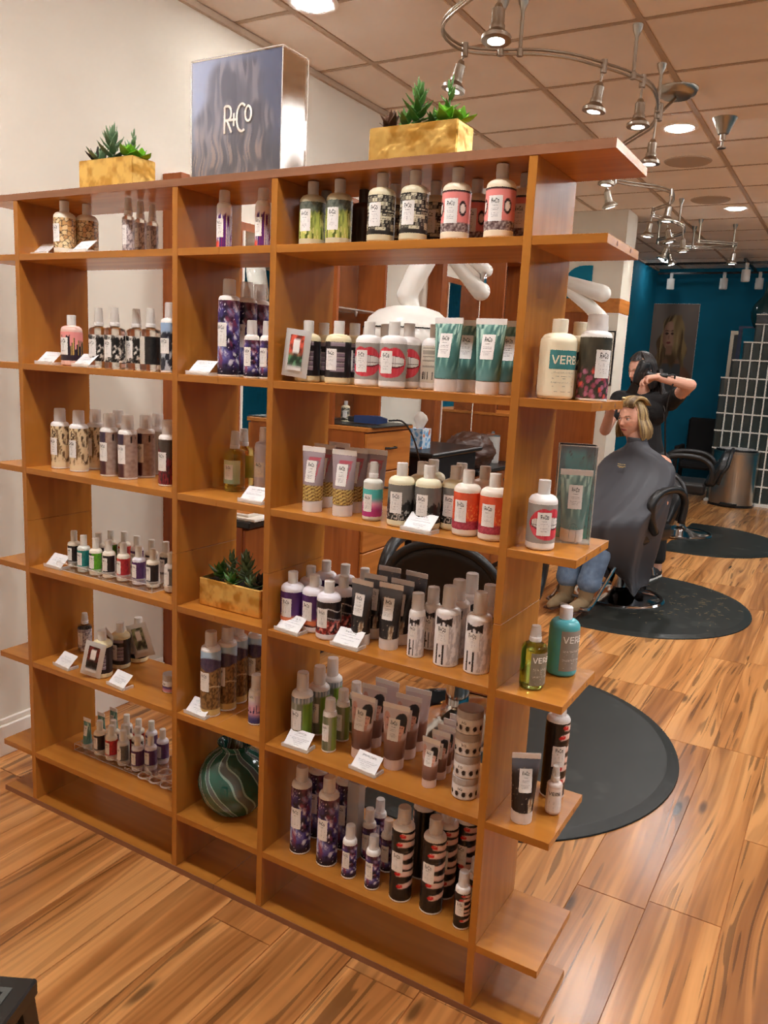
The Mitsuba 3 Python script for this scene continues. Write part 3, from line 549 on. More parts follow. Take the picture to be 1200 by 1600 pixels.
def sticker(surf, w, z0, z1, lines=6, base=C(236, 234, 230), ink=C(52, 50, 52), mark='R+Co', mark_z=.80, mark_h=None, seed=1, grey=C(150, 148, 148)):
    """A white printed label laid on a surface: sheet, mark and rows of small print, as one coloured mesh. surf(off) maps (x, z) to 3D."""
    vs, fs, cs = [], [], []
    def add(v, f, c):
        o = sum(len(x) for x in vs); vs.append(v); fs.append(np.asarray(f) + o); cs.append(np.broadcast_to(nlin(c), (len(v), 3)))
    def quad(x0, x1, a, b, off, c, n=2):
        xs = np.linspace(x0, x1, n); X = np.concatenate([xs, xs]); Z = np.concatenate([np.full(n, a), np.full(n, b)])
        add(surf(off)(X, Z), [f for k in range(n - 1) for f in ((k, k + 1, n + k + 1), (k, n + k + 1, n + k))], c)
    quad(-w / 2, w / 2, z0, z1, .0007, base, 9); h = z1 - z0
    if mark:
        m = flat_text(mark, mark_h or w * .30, True); s = w * (.56 if mark_h is None else .30) / (m.extents[0] + 1e-9)
        add(surf(.0009)(m.vertices[:, 0] * s, z0 + h * mark_z + m.vertices[:, 1]), m.faces, ink)
    r = random.Random(seed); z = .62
    for k in range(lines):
        L = w * (.36 if k == 0 else r.uniform(.42, .74)); zz = z0 + h * z
        quad(-L / 2, L / 2, zz - h * .008, zz + h * .008, .0009, grey if k else C(110, 108, 108), 3); z -= (.12 if k in (0, 2) else .065)
    return tri(np.vstack(vs), np.vstack(fs)), np.vstack(cs)
def col(m, c): return np.broadcast_to(nlin(c), (len(m.vertices), 3))
def D(mesh, bsdf, smooth=True, color=None, c=None):
    if c is not None: color = col(mesh, c)
    return mikit.ply(mesh, bsdf, smooth, color=color)
def rnd(prof, n=28): return spin(prof, n)
CREAM, WHITE, CAPW = C(236, 230, 212), C(238, 236, 232), C(226, 224, 218)
def arc(r0, z0, r1, z1, n=5):   # quarter-round shoulder from (r0,z0) to (r1,z1)
    s = np.linspace(0, np.pi / 2, n); return [(r1 + (r0 - r1) * math.cos(x), z0 + (z1 - z0) * math.sin(x)) for x in s]
def body_profile(R, z1, rn, zn, base=.006):
    return [(R - base, 0.0), (R - base * .3, base * .3), (R, base)] + arc(R, z1, rn + (R - rn) * .16, zn - .001, 7) + [(rn, zn), (rn, zn + .004)]
def bottle(art, body=CREAM, cap=CAPW, R=.032, z0=.017, z1=.103, seed=1, label=True, bsdf='print', capm='print', wrapped=True):
    p = [('body', D(rnd(body_profile(R, .106, .0115, .123)), bsdf, True, c=body))]
    c = spin([(.0122, .121), (.0136, .1215), (.0136, .1325), (.0132, .133), (.0136, .1335), (.0136, .1525), (.0128, .154)], 24); p.append(('cap', D(c, capm, 40, c=None) if capm != 'print' else D(c, 'print', True, c=cap)))
    if wrapped: m, k = wrap(R, z0, z1, art, 84, 54); p.append(('wrap', D(m, 'print', True, k)))
    if label: m, k = sticker(lambda o: on_round(R, o), R * .98, z0 + .20 * (z1 - z0), z0 + .80 * (z1 - z0), seed=seed); p.append(('label', D(m, 'print', False, k)))
    return p
def can(art, R, zb, H, capr, ctop=None, pump=False, seed=1, lw=1.12, lz=(.36, .68), na=64, nz=44, white=WHITE, shoulder=.012, label=True):
    p = [('body', D(rnd([(R - .002, 0), (R, .0015), (R, .004), (R - .0006, .005), (R - .0006, zb)] + arc(R - .0006, zb, capr + .001, zb + shoulder, 6) + [(capr - .001, zb + shoulder + .002)]), 'print', 40, None) if False else D(rnd([(R - .002, 0), (R, .0015), (R, .004), (R - .0006, .005), (R - .0006, zb)] + arc(R - .0006, zb, capr + .001, zb + shoulder, 6) + [(capr - .001, zb + shoulder + .002)]), 'print', True, c=white))]
    z = zb + shoulder
    if pump:
        p.append(('nozzle', D(spin([(capr * .82, z), (capr * .8, z + .012), (capr * .62, z + .014), (capr * .34, H - .012), (capr * .2, H - .008)], 18), 'print', True, c=C(224, 222, 220))))
    else:
        p.append(('nozzle', D(spin([(capr * .5, z), (capr * .52, z + (H - z) * .5), (capr * .45, z + (H - z) * .62)], 16), 'print', True, c=C(214, 208, 206))))
    p.append(('overcap', D(lathe([(capr, z - .002), (capr * 1.0, z + .006), (capr * .95, H - .004), (capr * .88, H), (0, H + .0005)], 24), 'clear_cap', 40)))
    m, k = wrap(R - .0006, .006, zb - .001, art, na, nz, .0004); p.append(('wrap', D(m, 'print', True, k)))
    if label:
        h = zb - .007; m, k = sticker(lambda o: on_round(R, o), R * lw, .006 + h * lz[0], .006 + h * lz[1], seed=seed); p.append(('label', D(m, 'print', False, k)))
    return p
def sprayhead(r, z, H, capm='frosted'):
    p = [('collar', D(spin([(r * .95, z), (r, z + .001), (r, z + .010), (r * .9, z + .012)], 20), 'print', True, c=C(226, 224, 220)))]
    p.append(('nozzle', D(spin([(r * .4, z + .012), (r * .42, z + (H - z) * .55), (r * .6, z + (H - z) * .6), (r * .5, z + (H - z) * .8)], 14), 'print', True, c=C(232, 230, 228))))
    p.append(('overcap', D(lathe([(r * .92, z + .011), (r * .90, z + .018), (r * .76, H - .004), (r * .70, H - .0005), (0, H)], 20), capm, 40))); return p
def spray(art, body, R, zs, rn, H, bodyc=None, z0=.012, z1=None, seed=1, headm='frosted', lw=.98, wraprange=(-np.pi, np.pi), label=True):
    m = rnd(body_profile(R, zs, rn, zs + R * .45)); p = [('body', D(m, body, True, c=bodyc) if bodyc is not None else D(m, body, True))]
    p += sprayhead(rn * 1.22, zs + R * .45 + .002, H, headm); z1 = z1 or zs - .004
    if art is not None: m, k = wrap(R, z0, z1, art, 56, 36, .0004, *wraprange); p.append(('wrap', D(m, 'print', True, k)))
    if label: m, k = sticker(lambda o: on_round(R, o), R * lw, z0 + .18 * (z1 - z0), z0 + .82 * (z1 - z0), seed=seed); p.append(('label', D(m, 'print', False, k)))
    return p
def squeeze(art, R, H, wt, capc=C(224, 214, 206), seed=1, capm='frosted', label=True, na=56, nz=44, capH=.030, lw=.62):
    zc, zt = capH, H - .013
    def ab(t): return R * (1 - t) + wt * t, R * (1 - t) ** .8 * (1 - .02 * t) + .0011
    A = np.linspace(-np.pi, np.pi, na); tt = np.linspace(0, 1, nz); rows = []
    for t in tt:
        a, b = ab(t); rows.append(np.stack([a * np.sin(A), -b * np.cos(A), np.full(na, zc + t * (zt - zc))], -1))
    v = np.array(rows).reshape(-1, 3); i, j = np.meshgrid(np.arange(nz - 1), np.arange(na - 1), indexing='ij'); bb = i * na + j; q = np.stack([bb, bb + 1, bb + na + 1, bb + na], -1).reshape(-1, 4)
    AA, TT = np.meshgrid(A, tt); k = nlin(art(AA.ravel() * (1), TT.ravel())); m = tri(v, np.vstack([q[:, [0, 1, 2]], q[:, [0, 2, 3]]]))
    p = [('tube', D(m, 'print', True, k)), ('crimp', D(box(-wt, wt, -.0013, .0013, zt - .0005, H, .0004), 'print', False, c=C(236, 233, 229))), ('cap', D(spin([(R * .98, 0), (R * 1.0, .0015), (R * 1.0, capH - .002), (R * .97, capH)], 28), 'print', True, c=capc))]
    if label:
        L0, L1 = .38, .82; zz0, zz1 = zc + L0 * (zt - zc), zc + L1 * (zt - zc)
        def surf(o):
            def f(x, z):
                t = np.clip((z - zc) / (zt - zc), 0, 1); a, b = R * (1 - t) + wt * t, R * (1 - t) ** .8 * (1 - .02 * t) + .0011
                return np.stack([x, -(b + o * 1.3) * np.sqrt(np.maximum(0, 1 - (x / (a + o)) ** 2)) , z], -1)
            return f
        m, k = sticker(surf, R * 2 * .60, zz0, zz1, seed=seed); p.append(('label', D(m, 'print', False, k)))
    return p
def verb(R, H, body, wrapc, text, textc, capc, zs, rn, seed=1, bodym='print', spraytop=False, small=C(120, 130, 124), whole=True, subs=('SEA SHAMPOO', 'SHAMPOOING')):
    m = rnd(body_profile(R, zs, rn, zs + R * .55, .009)); p = [('body', D(m, bodym, True, c=body) if bodym == 'print' else D(m, bodym, True))]
    z = zs + R * .55
    if spraytop: p += sprayhead(rn * 1.25, z + .003, H)
    else: p.append(('cap', D(spin([(rn * 1.02, z - .001), (rn * 1.12, z), (rn * 1.12, H - .0015), (rn * 1.04, H)], 26), 'print', True, c=capc)))
    w = R * 1.75; a = w / R / 2; z1 = zs * (.98 if whole else .87); z0 = zs * (.14 if whole else .08); h = z1 - z0
    m, k = wrap(R, *( (z0 + h * .58, z1) if not whole else (z0, z1)), flat(wrapc), 24, 4, .0004, -a, a); p.append(('label', D(m, 'print', True, k)))
    vs, fs, cs = [], [], []; o = 0
    tm = flat_text(text, h * (.22 if whole else .26), True); s = min(1, w * .86 / tm.extents[0])
    def addm(mm, zc, c, sc=1.0):
        nonlocal o
        vs.append(on_round(R, .0009)(mm.vertices[:, 0] * sc, zc + mm.vertices[:, 1] * sc)); fs.append(mm.faces + o); o += len(mm.vertices); cs.append(np.broadcast_to(nlin(c), (len(mm.vertices), 3)))
    addm(tm, z0 + h * .79, textc, s); r = random.Random(seed)
    for q, sz, tx in ((.50, .07, subs[0]), (.28, .06, subs[1])):
        if w > .04: t2 = flat_text(tx, h * sz); addm(t2, z0 + h * q, small, min(1, w * .8 / t2.extents[0]))
    for q in (.42, .37, .2, .08):
        L = w * r.uniform(.5, .8); mm = tri([(-L / 2, -h * .006, 0), (0, -h * .006, 0), (L / 2, -h * .006, 0), (L / 2, h * .006, 0), (0, h * .006, 0), (-L / 2, h * .006, 0)], [(0, 1, 4), (0, 4, 5), (1, 2, 3), (1, 3, 4)]); addm(mm, z0 + h * q, small)
    p.append(('lettering', D(tri(np.vstack(vs), np.vstack(fs)), 'print', False, np.vstack(cs)))); return p
def mini(art, body=CREAM, cap=C(224, 222, 212)):
    R = .0203; p = [('body', D(spin(body_profile(R, .076, .0085, .087, .004), 22), 'print', True, c=body)), ('cap', D(spin([(.0102, .087), (.0108, .0875), (.0104, .120), (.0096, .121)], 20), 'print', True, c=cap))]
    m, k = wrap(R, .016, .073, art, 44, 20, .0003); p.append(('wrap', D(m, 'print', True, k)))
    m, k = sticker(lambda o: on_round(R, o), R * 1.0, .024, .066, lines=3); p.append(('label', D(m, 'print', False, k))); return p
def jar(art, R=.0328, H=.0578):
    p = [('body', D(spin([(R - .003, 0), (R - .0006, .002), (R - .0004, .004), (R - .0004, H * .66), (R - .003, H * .67)], 32), 'print', True, c=C(226, 224, 222))), ('lid', D(spin([(R - .001, H * .67), (R, H * .69), (R, H * .97), (R - .0015, H), (R * .5, H)], 32), 'print', True, c=C(176, 170, 166)))]
    m, k = wrap(R - .0004, .005, H * .64, art, 120, 22, .0004); p.append(('wrap', D(m, 'print', True, k)))
    m, k = sticker(lambda o: on_round(R, o), R * 1.2, H * .40, H * .62, lines=0, mark_z=.5, mark_h=H * .11); p.append(('label', D(m, 'print', False, k))); return p
PR = C(240, 238, 234)
def make(art):
    if art in MODEL: return MODEL[art]
    f = {
        'stone': lambda: bottle(art_stone, seed=1), 'cactus': lambda: bottle(art_cactus, C(196, 190, 160), C(206, 202, 196), seed=2), 'tile': lambda: bottle(art_tile, C(212, 204, 172), C(208, 204, 198), seed=3), 'pink': lambda: bottle(art_pink, C(234, 222, 196), C(206, 202, 196), seed=4),
        'brown': lambda: bottle(flat(C(58, 34, 28)), C(66, 40, 32), C(60, 44, 38), label=False), 'ghost': lambda: bottle(flat(C(96, 92, 70)), C(150, 146, 130), C(150, 146, 140), seed=5), 'pinkblock': lambda: bottle(art_pinkblock, C(232, 190, 176), seed=6),
        'stack': lambda: bottle(art_stack, C(226, 216, 176), seed=7), 'sachet': lambda: bottle(art_stack, C(222, 210, 168), seed=7), 'lips': lambda: bottle(art_lips, WHITE, seed=8), 'lipsback': lambda: bottle(art_barcode, WHITE, label=False), 'palm': lambda: bottle(art_palm, C(232, 228, 196), seed=9),
        'orange': lambda: bottle(art_orange, C(236, 228, 214), seed=10), 'purple': lambda: bottle(art_purple, C(232, 230, 236), seed=11), 'ember': lambda: bottle(art_ember, C(232, 230, 236), seed=12),
        'clear3': lambda: spray(art_clear, 'clear_liquid', .0167, .095, .0098, .153, z0=.008, seed=13, headm='frosted'), 'bw': lambda: spray(art_bw, 'clear_liquid', .0297, .108, .012, .178, z0=.020, z1=.098, seed=14, wraprange=(-2.2, 2.2)), 'bwside': lambda: spray(art_split(C(206, 202, 192), C(40, 40, 40)), 'clear_liquid', .0297, .108, .012, .178, z0=.020, z1=.098, label=False, wraprange=(-2.2, 2.2)),
        'oil': lambda: spray(lambda a, t: mx(C(150, 178, 150), C(206, 214, 176), t), 'oil_liquid', .0305, .108, .012, .175, z0=.024, z1=.092, seed=15, wraprange=(-.9, 1.2)), 'rainbow': lambda: spray(art_rainbow, 'print', .0245, .094, .010, .147, C(214, 214, 202), z0=.012, z1=.080, seed=16), 'smallclear': lambda: spray(art_clear, 'clear_liquid', .0235, .085, .0105, .136, z0=.012, seed=17),
        'stripe': lambda: can(art_stripe, .0205, .106, .150, .0148, seed=18, lz=(.25, .72), na=56), 'galaxy': lambda: can(art_galaxy, .0295, .202, .257, .0178, seed=19, lz=(.38, .70), na=80, nz=80), 'galaxymini': lambda: can(art_galaxy, .0205, .100, .150, .0135, seed=20, lz=(.28, .80), na=56), 'navy': lambda: can(art_navy, .029, .138, .193, .0175, seed=21),
        'sepia': lambda: can(art_sepia, .029, .138, .193, .0185, seed=22, lz=(.30, .72)), 'street': lambda: can(art_street, .029, .138, .193, .0185, seed=23, lz=(.32, .76)), 'backcan': lambda: can(art_backlabel, .029, .138, .193, .0185, label=False), 'red': lambda: can(art_red, .029, .138, .193, .0185, seed=24, lz=(.30, .72)), 'lavender': lambda: can(flat(C(206, 208, 226)), .029, .140, .193, .0165, seed=25, white=C(206, 208, 226)),
        'floral': lambda: can(art_floral, .0335, .134, .181, .0225, seed=26, lz=(.34, .80), na=80, nz=56), 'teal': lambda: squeeze(art_teal, .0262, .166, .037, seed=27), 'gold': lambda: squeeze(art_gold, .0256, .168, .035, seed=28), 'glitter': lambda: squeeze(art_glitter, .0250, .170, .034, seed=29, na=72, nz=60), 'face': lambda: squeeze(art_face, .0268, .174, .0385, C(222, 196, 184), seed=30, na=80, nz=70), 'facetiny': lambda: squeeze(art_face, .0186, .127, .0258, C(222, 200, 190), seed=31, na=56, nz=44, capH=.022),
        'minitube': lambda: squeeze(art_teal, .0150, .109, .0185, seed=27, na=36, nz=24, capH=.018), 'bow': lambda: can(art_bow, .0312, .132, .197, .0172, pump=True, seed=32, lz=(.42, .78), na=80, nz=60), 'bowmini': lambda: can(art_bow, .0213, .108, .163, .0160, pump=True, seed=33, lz=(.42, .76), na=56), 'green': lambda: can(art_green, .0308, .133, .198, .0172, pump=True, seed=34, lz=(.26, .72)), 'greenmini': lambda: can(art_olive, .0200, .104, .150, .0150, seed=35, lz=(.28, .78), na=48),
        'scenic': lambda: can(art_scenic, .0295, .202, .257, .0178, seed=36, lz=(.38, .68), na=80, nz=70), 'sky': lambda: can(art_sky, .0235, .092, .148, .0165, seed=37, pump=True, lz=(.80, .98), lw=.9), 'zebra': lambda: can(art_zebra, .0300, .202, .257, .0180, seed=38, lz=(.42, .70), na=80, nz=90), 'zebramini': lambda: can(art_zebra, .0205, .100, .150, .0138, seed=39, lz=(.36, .78), na=56, nz=56),
        'jar': lambda: jar(art_jar), 'smalljar': lambda: jar(art_sunjar, .024, .058),
        'miniblack': lambda: mini(art_split(C(232, 230, 226), C(34, 30, 34), -.5)), 'miniteal': lambda: mini(art_split(C(40, 140, 134), C(40, 140, 134)), C(214, 218, 208)), 'minigreen': lambda: mini(art_split(C(40, 44, 52), C(96, 178, 44))), 'minired': lambda: mini(art_split(C(206, 76, 60), C(196, 50, 56))), 'minipurple': lambda: mini(art_split(C(84, 48, 100), C(88, 50, 104)), C(226, 224, 232)), 'miniclear': lambda: mini(art_split(C(228, 226, 222), C(120, 116, 112), .3), C(214, 210, 204)),
        'verbcream': lambda: verb(.039, .168, C(238, 228, 196), C(66, 132, 132), 'VERB', C(236, 230, 206), C(238, 230, 206), .118, .015, 1, whole=False, small=C(168, 166, 140), subs=('HYDRATING SHAMPOO', 'SHAMPOOING HYDRATANT')), 'verbnavy': lambda: verb(.039, .168, C(238, 228, 196), C(26, 32, 40), 'VERB', C(236, 230, 206), C(238, 230, 206), .118, .015, 2, whole=False, small=C(168, 166, 140), subs=('HYDRATING SHAMPOO', 'SHAMPOOING HYDRATANT')),
        'verbblue': lambda: verb(.0365, .167, C(86, 176, 184), C(150, 144, 136), 'VERB', C(240, 238, 234), C(232, 232, 236), .118, .0140, 3, small=C(222, 220, 214)), 'verbgreen': lambda: verb(.0296, .148, None, C(130, 124, 108), 'VERB', C(240, 238, 230), None, .092, .0115, 4, 'green_liquid', True, small=C(216, 212, 196), subs=('SEA SPRAY', 'SPRAY DE MER')), 'verbmini': lambda: verb(.0190, .122, C(222, 206, 196), C(238, 234, 232), 'VERB', C(30, 30, 32), None, .072, .0085, 5, 'print', True, small=C(150, 140, 140)),
    }[art]
    MODEL[art] = f()
    return MODEL[art]
INFO = {  # art: (name, category, description)
    'stone': ('shampoo_bottle', 'bottle', 'shampoo bottle wrapped in a wood slice print'), 'cactus': ('shampoo_bottle', 'bottle', 'green cactus print bottle'), 'tile': ('shampoo_bottle', 'bottle', 'black newsprint pattern bottle'), 'pink': ('shampoo_bottle', 'bottle', 'pink and black wrapped bottle'), 'brown': ('shampoo_bottle', 'bottle', 'dark brown bottle'), 'ghost': ('shampoo_bottle', 'bottle', 'dim olive bottle half hidden'),
    'pinkblock': ('shampoo_bottle', 'bottle', 'pink bottle with dark skyline blocks'), 'stack': ('shampoo_bottle', 'bottle', 'black stacked books bottle'), 'sachet': ('shampoo_bottle', 'bottle', 'black stacked books bottle'), 'lips': ('shampoo_bottle', 'bottle', 'big red lips bottle'), 'lipsback': ('shampoo_bottle', 'bottle', 'bottle showing its barcode side'), 'palm': ('shampoo_bottle', 'bottle', 'grey and black palm bottle'), 'orange': ('shampoo_bottle', 'bottle', 'orange coral print bottle'), 'purple': ('shampoo_bottle', 'bottle', 'purple sunset wrapped bottle'), 'ember': ('shampoo_bottle', 'bottle', 'black and ember wrapped bottle'),
    'clear3': ('spray_bottle', 'spray bottle', 'slim clear spray bottle'), 'bw': ('spray_bottle', 'spray bottle', 'black and white print spray'), 'bwside': ('spray_bottle', 'spray bottle', 'clear spray bottle turned sideways to a black panel'), 'oil': ('spray_bottle', 'spray bottle', 'spray bottle of golden oil'), 'rainbow': ('spray_bottle', 'spray bottle', 'small spray bottle fading teal to pink'), 'smallclear': ('spray_bottle', 'spray bottle', 'small clear spray bottle'),
    'stripe': ('spray_can', 'spray can', 'small can with magenta paint stripes'), 'galaxy': ('spray_can', 'spray can', 'tall galaxy print can'), 'galaxymini': ('spray_can', 'spray can', 'small galaxy print can'), 'navy': ('spray_can', 'spray can', 'navy and pale blue can cut by the post'), 'sepia': ('spray_can', 'spray can', 'can with sepia drawing'), 'street': ('spray_can', 'spray can', 'brown street photo can'), 'backcan': ('spray_can', 'spray can', 'can turned to its back label'), 'red': ('spray_can', 'spray can', 'dark red patterned can'), 'lavender': ('spray_can', 'spray can', 'plain pale lavender can'), 'floral': ('spray_can', 'spray can', 'dark can with pink flowers at its foot'),
    'teal': ('cream_tube', 'tube', 'teal feather print tube'), 'gold': ('cream_tube', 'tube', 'pink frame gold weave tube'), 'glitter': ('cream_tube', 'tube', 'dark glitter print tube'), 'face': ('cream_tube', 'tube', 'face and black bob tube'), 'facetiny': ('cream_tube', 'tube', 'little face print tube'), 'minitube': ('cream_tube', 'tube', 'little teal tube'),
    'bow': ('foam_can', 'foam can', 'white bow tie can'), 'bowmini': ('foam_can', 'foam can', 'small white bow tie can'), 'green': ('foam_can', 'foam can', 'grey and green striped foam can'), 'greenmini': ('foam_can', 'foam can', 'small grey green striped can'), 'scenic': ('spray_can', 'spray can', 'tall sky and grass can'), 'sky': ('spray_can', 'spray can', 'small can with pink dusk skyline'), 'zebra': ('spray_can', 'spray can', 'tall red nailed fingers can'), 'zebramini': ('spray_can', 'spray can', 'small red nailed fingers can'),
    'jar': ('pomade_jar', 'jar', 'grey lidded jar with black dots'), 'smalljar': ('pomade_jar', 'jar', 'small lilac jar cut by the post'), 'miniblack': ('travel_bottle', 'bottle', 'black wrapped travel bottle'), 'miniteal': ('travel_bottle', 'bottle', 'teal wrapped travel bottle'), 'minigreen': ('travel_bottle', 'bottle', 'lime green travel bottle'), 'minired': ('travel_bottle', 'bottle', 'red wrapped travel bottle'), 'minipurple': ('travel_bottle', 'bottle', 'purple wrapped travel bottle'), 'miniclear': ('travel_bottle', 'bottle', 'pale grey travel bottle'),
    'verbcream': ('shampoo_bottle', 'bottle', 'large cream bottle reading VERB on teal'), 'verbnavy': ('shampoo_bottle', 'bottle', 'large cream bottle reading VERB on navy'), 'verbblue': ('shampoo_bottle', 'bottle', 'turquoise bottle reading VERB'), 'verbgreen': ('spray_bottle', 'spray bottle', 'clear green spray bottle reading VERB'), 'verbmini': ('spray_bottle', 'spray bottle', 'small white spray bottle reading VERB')}
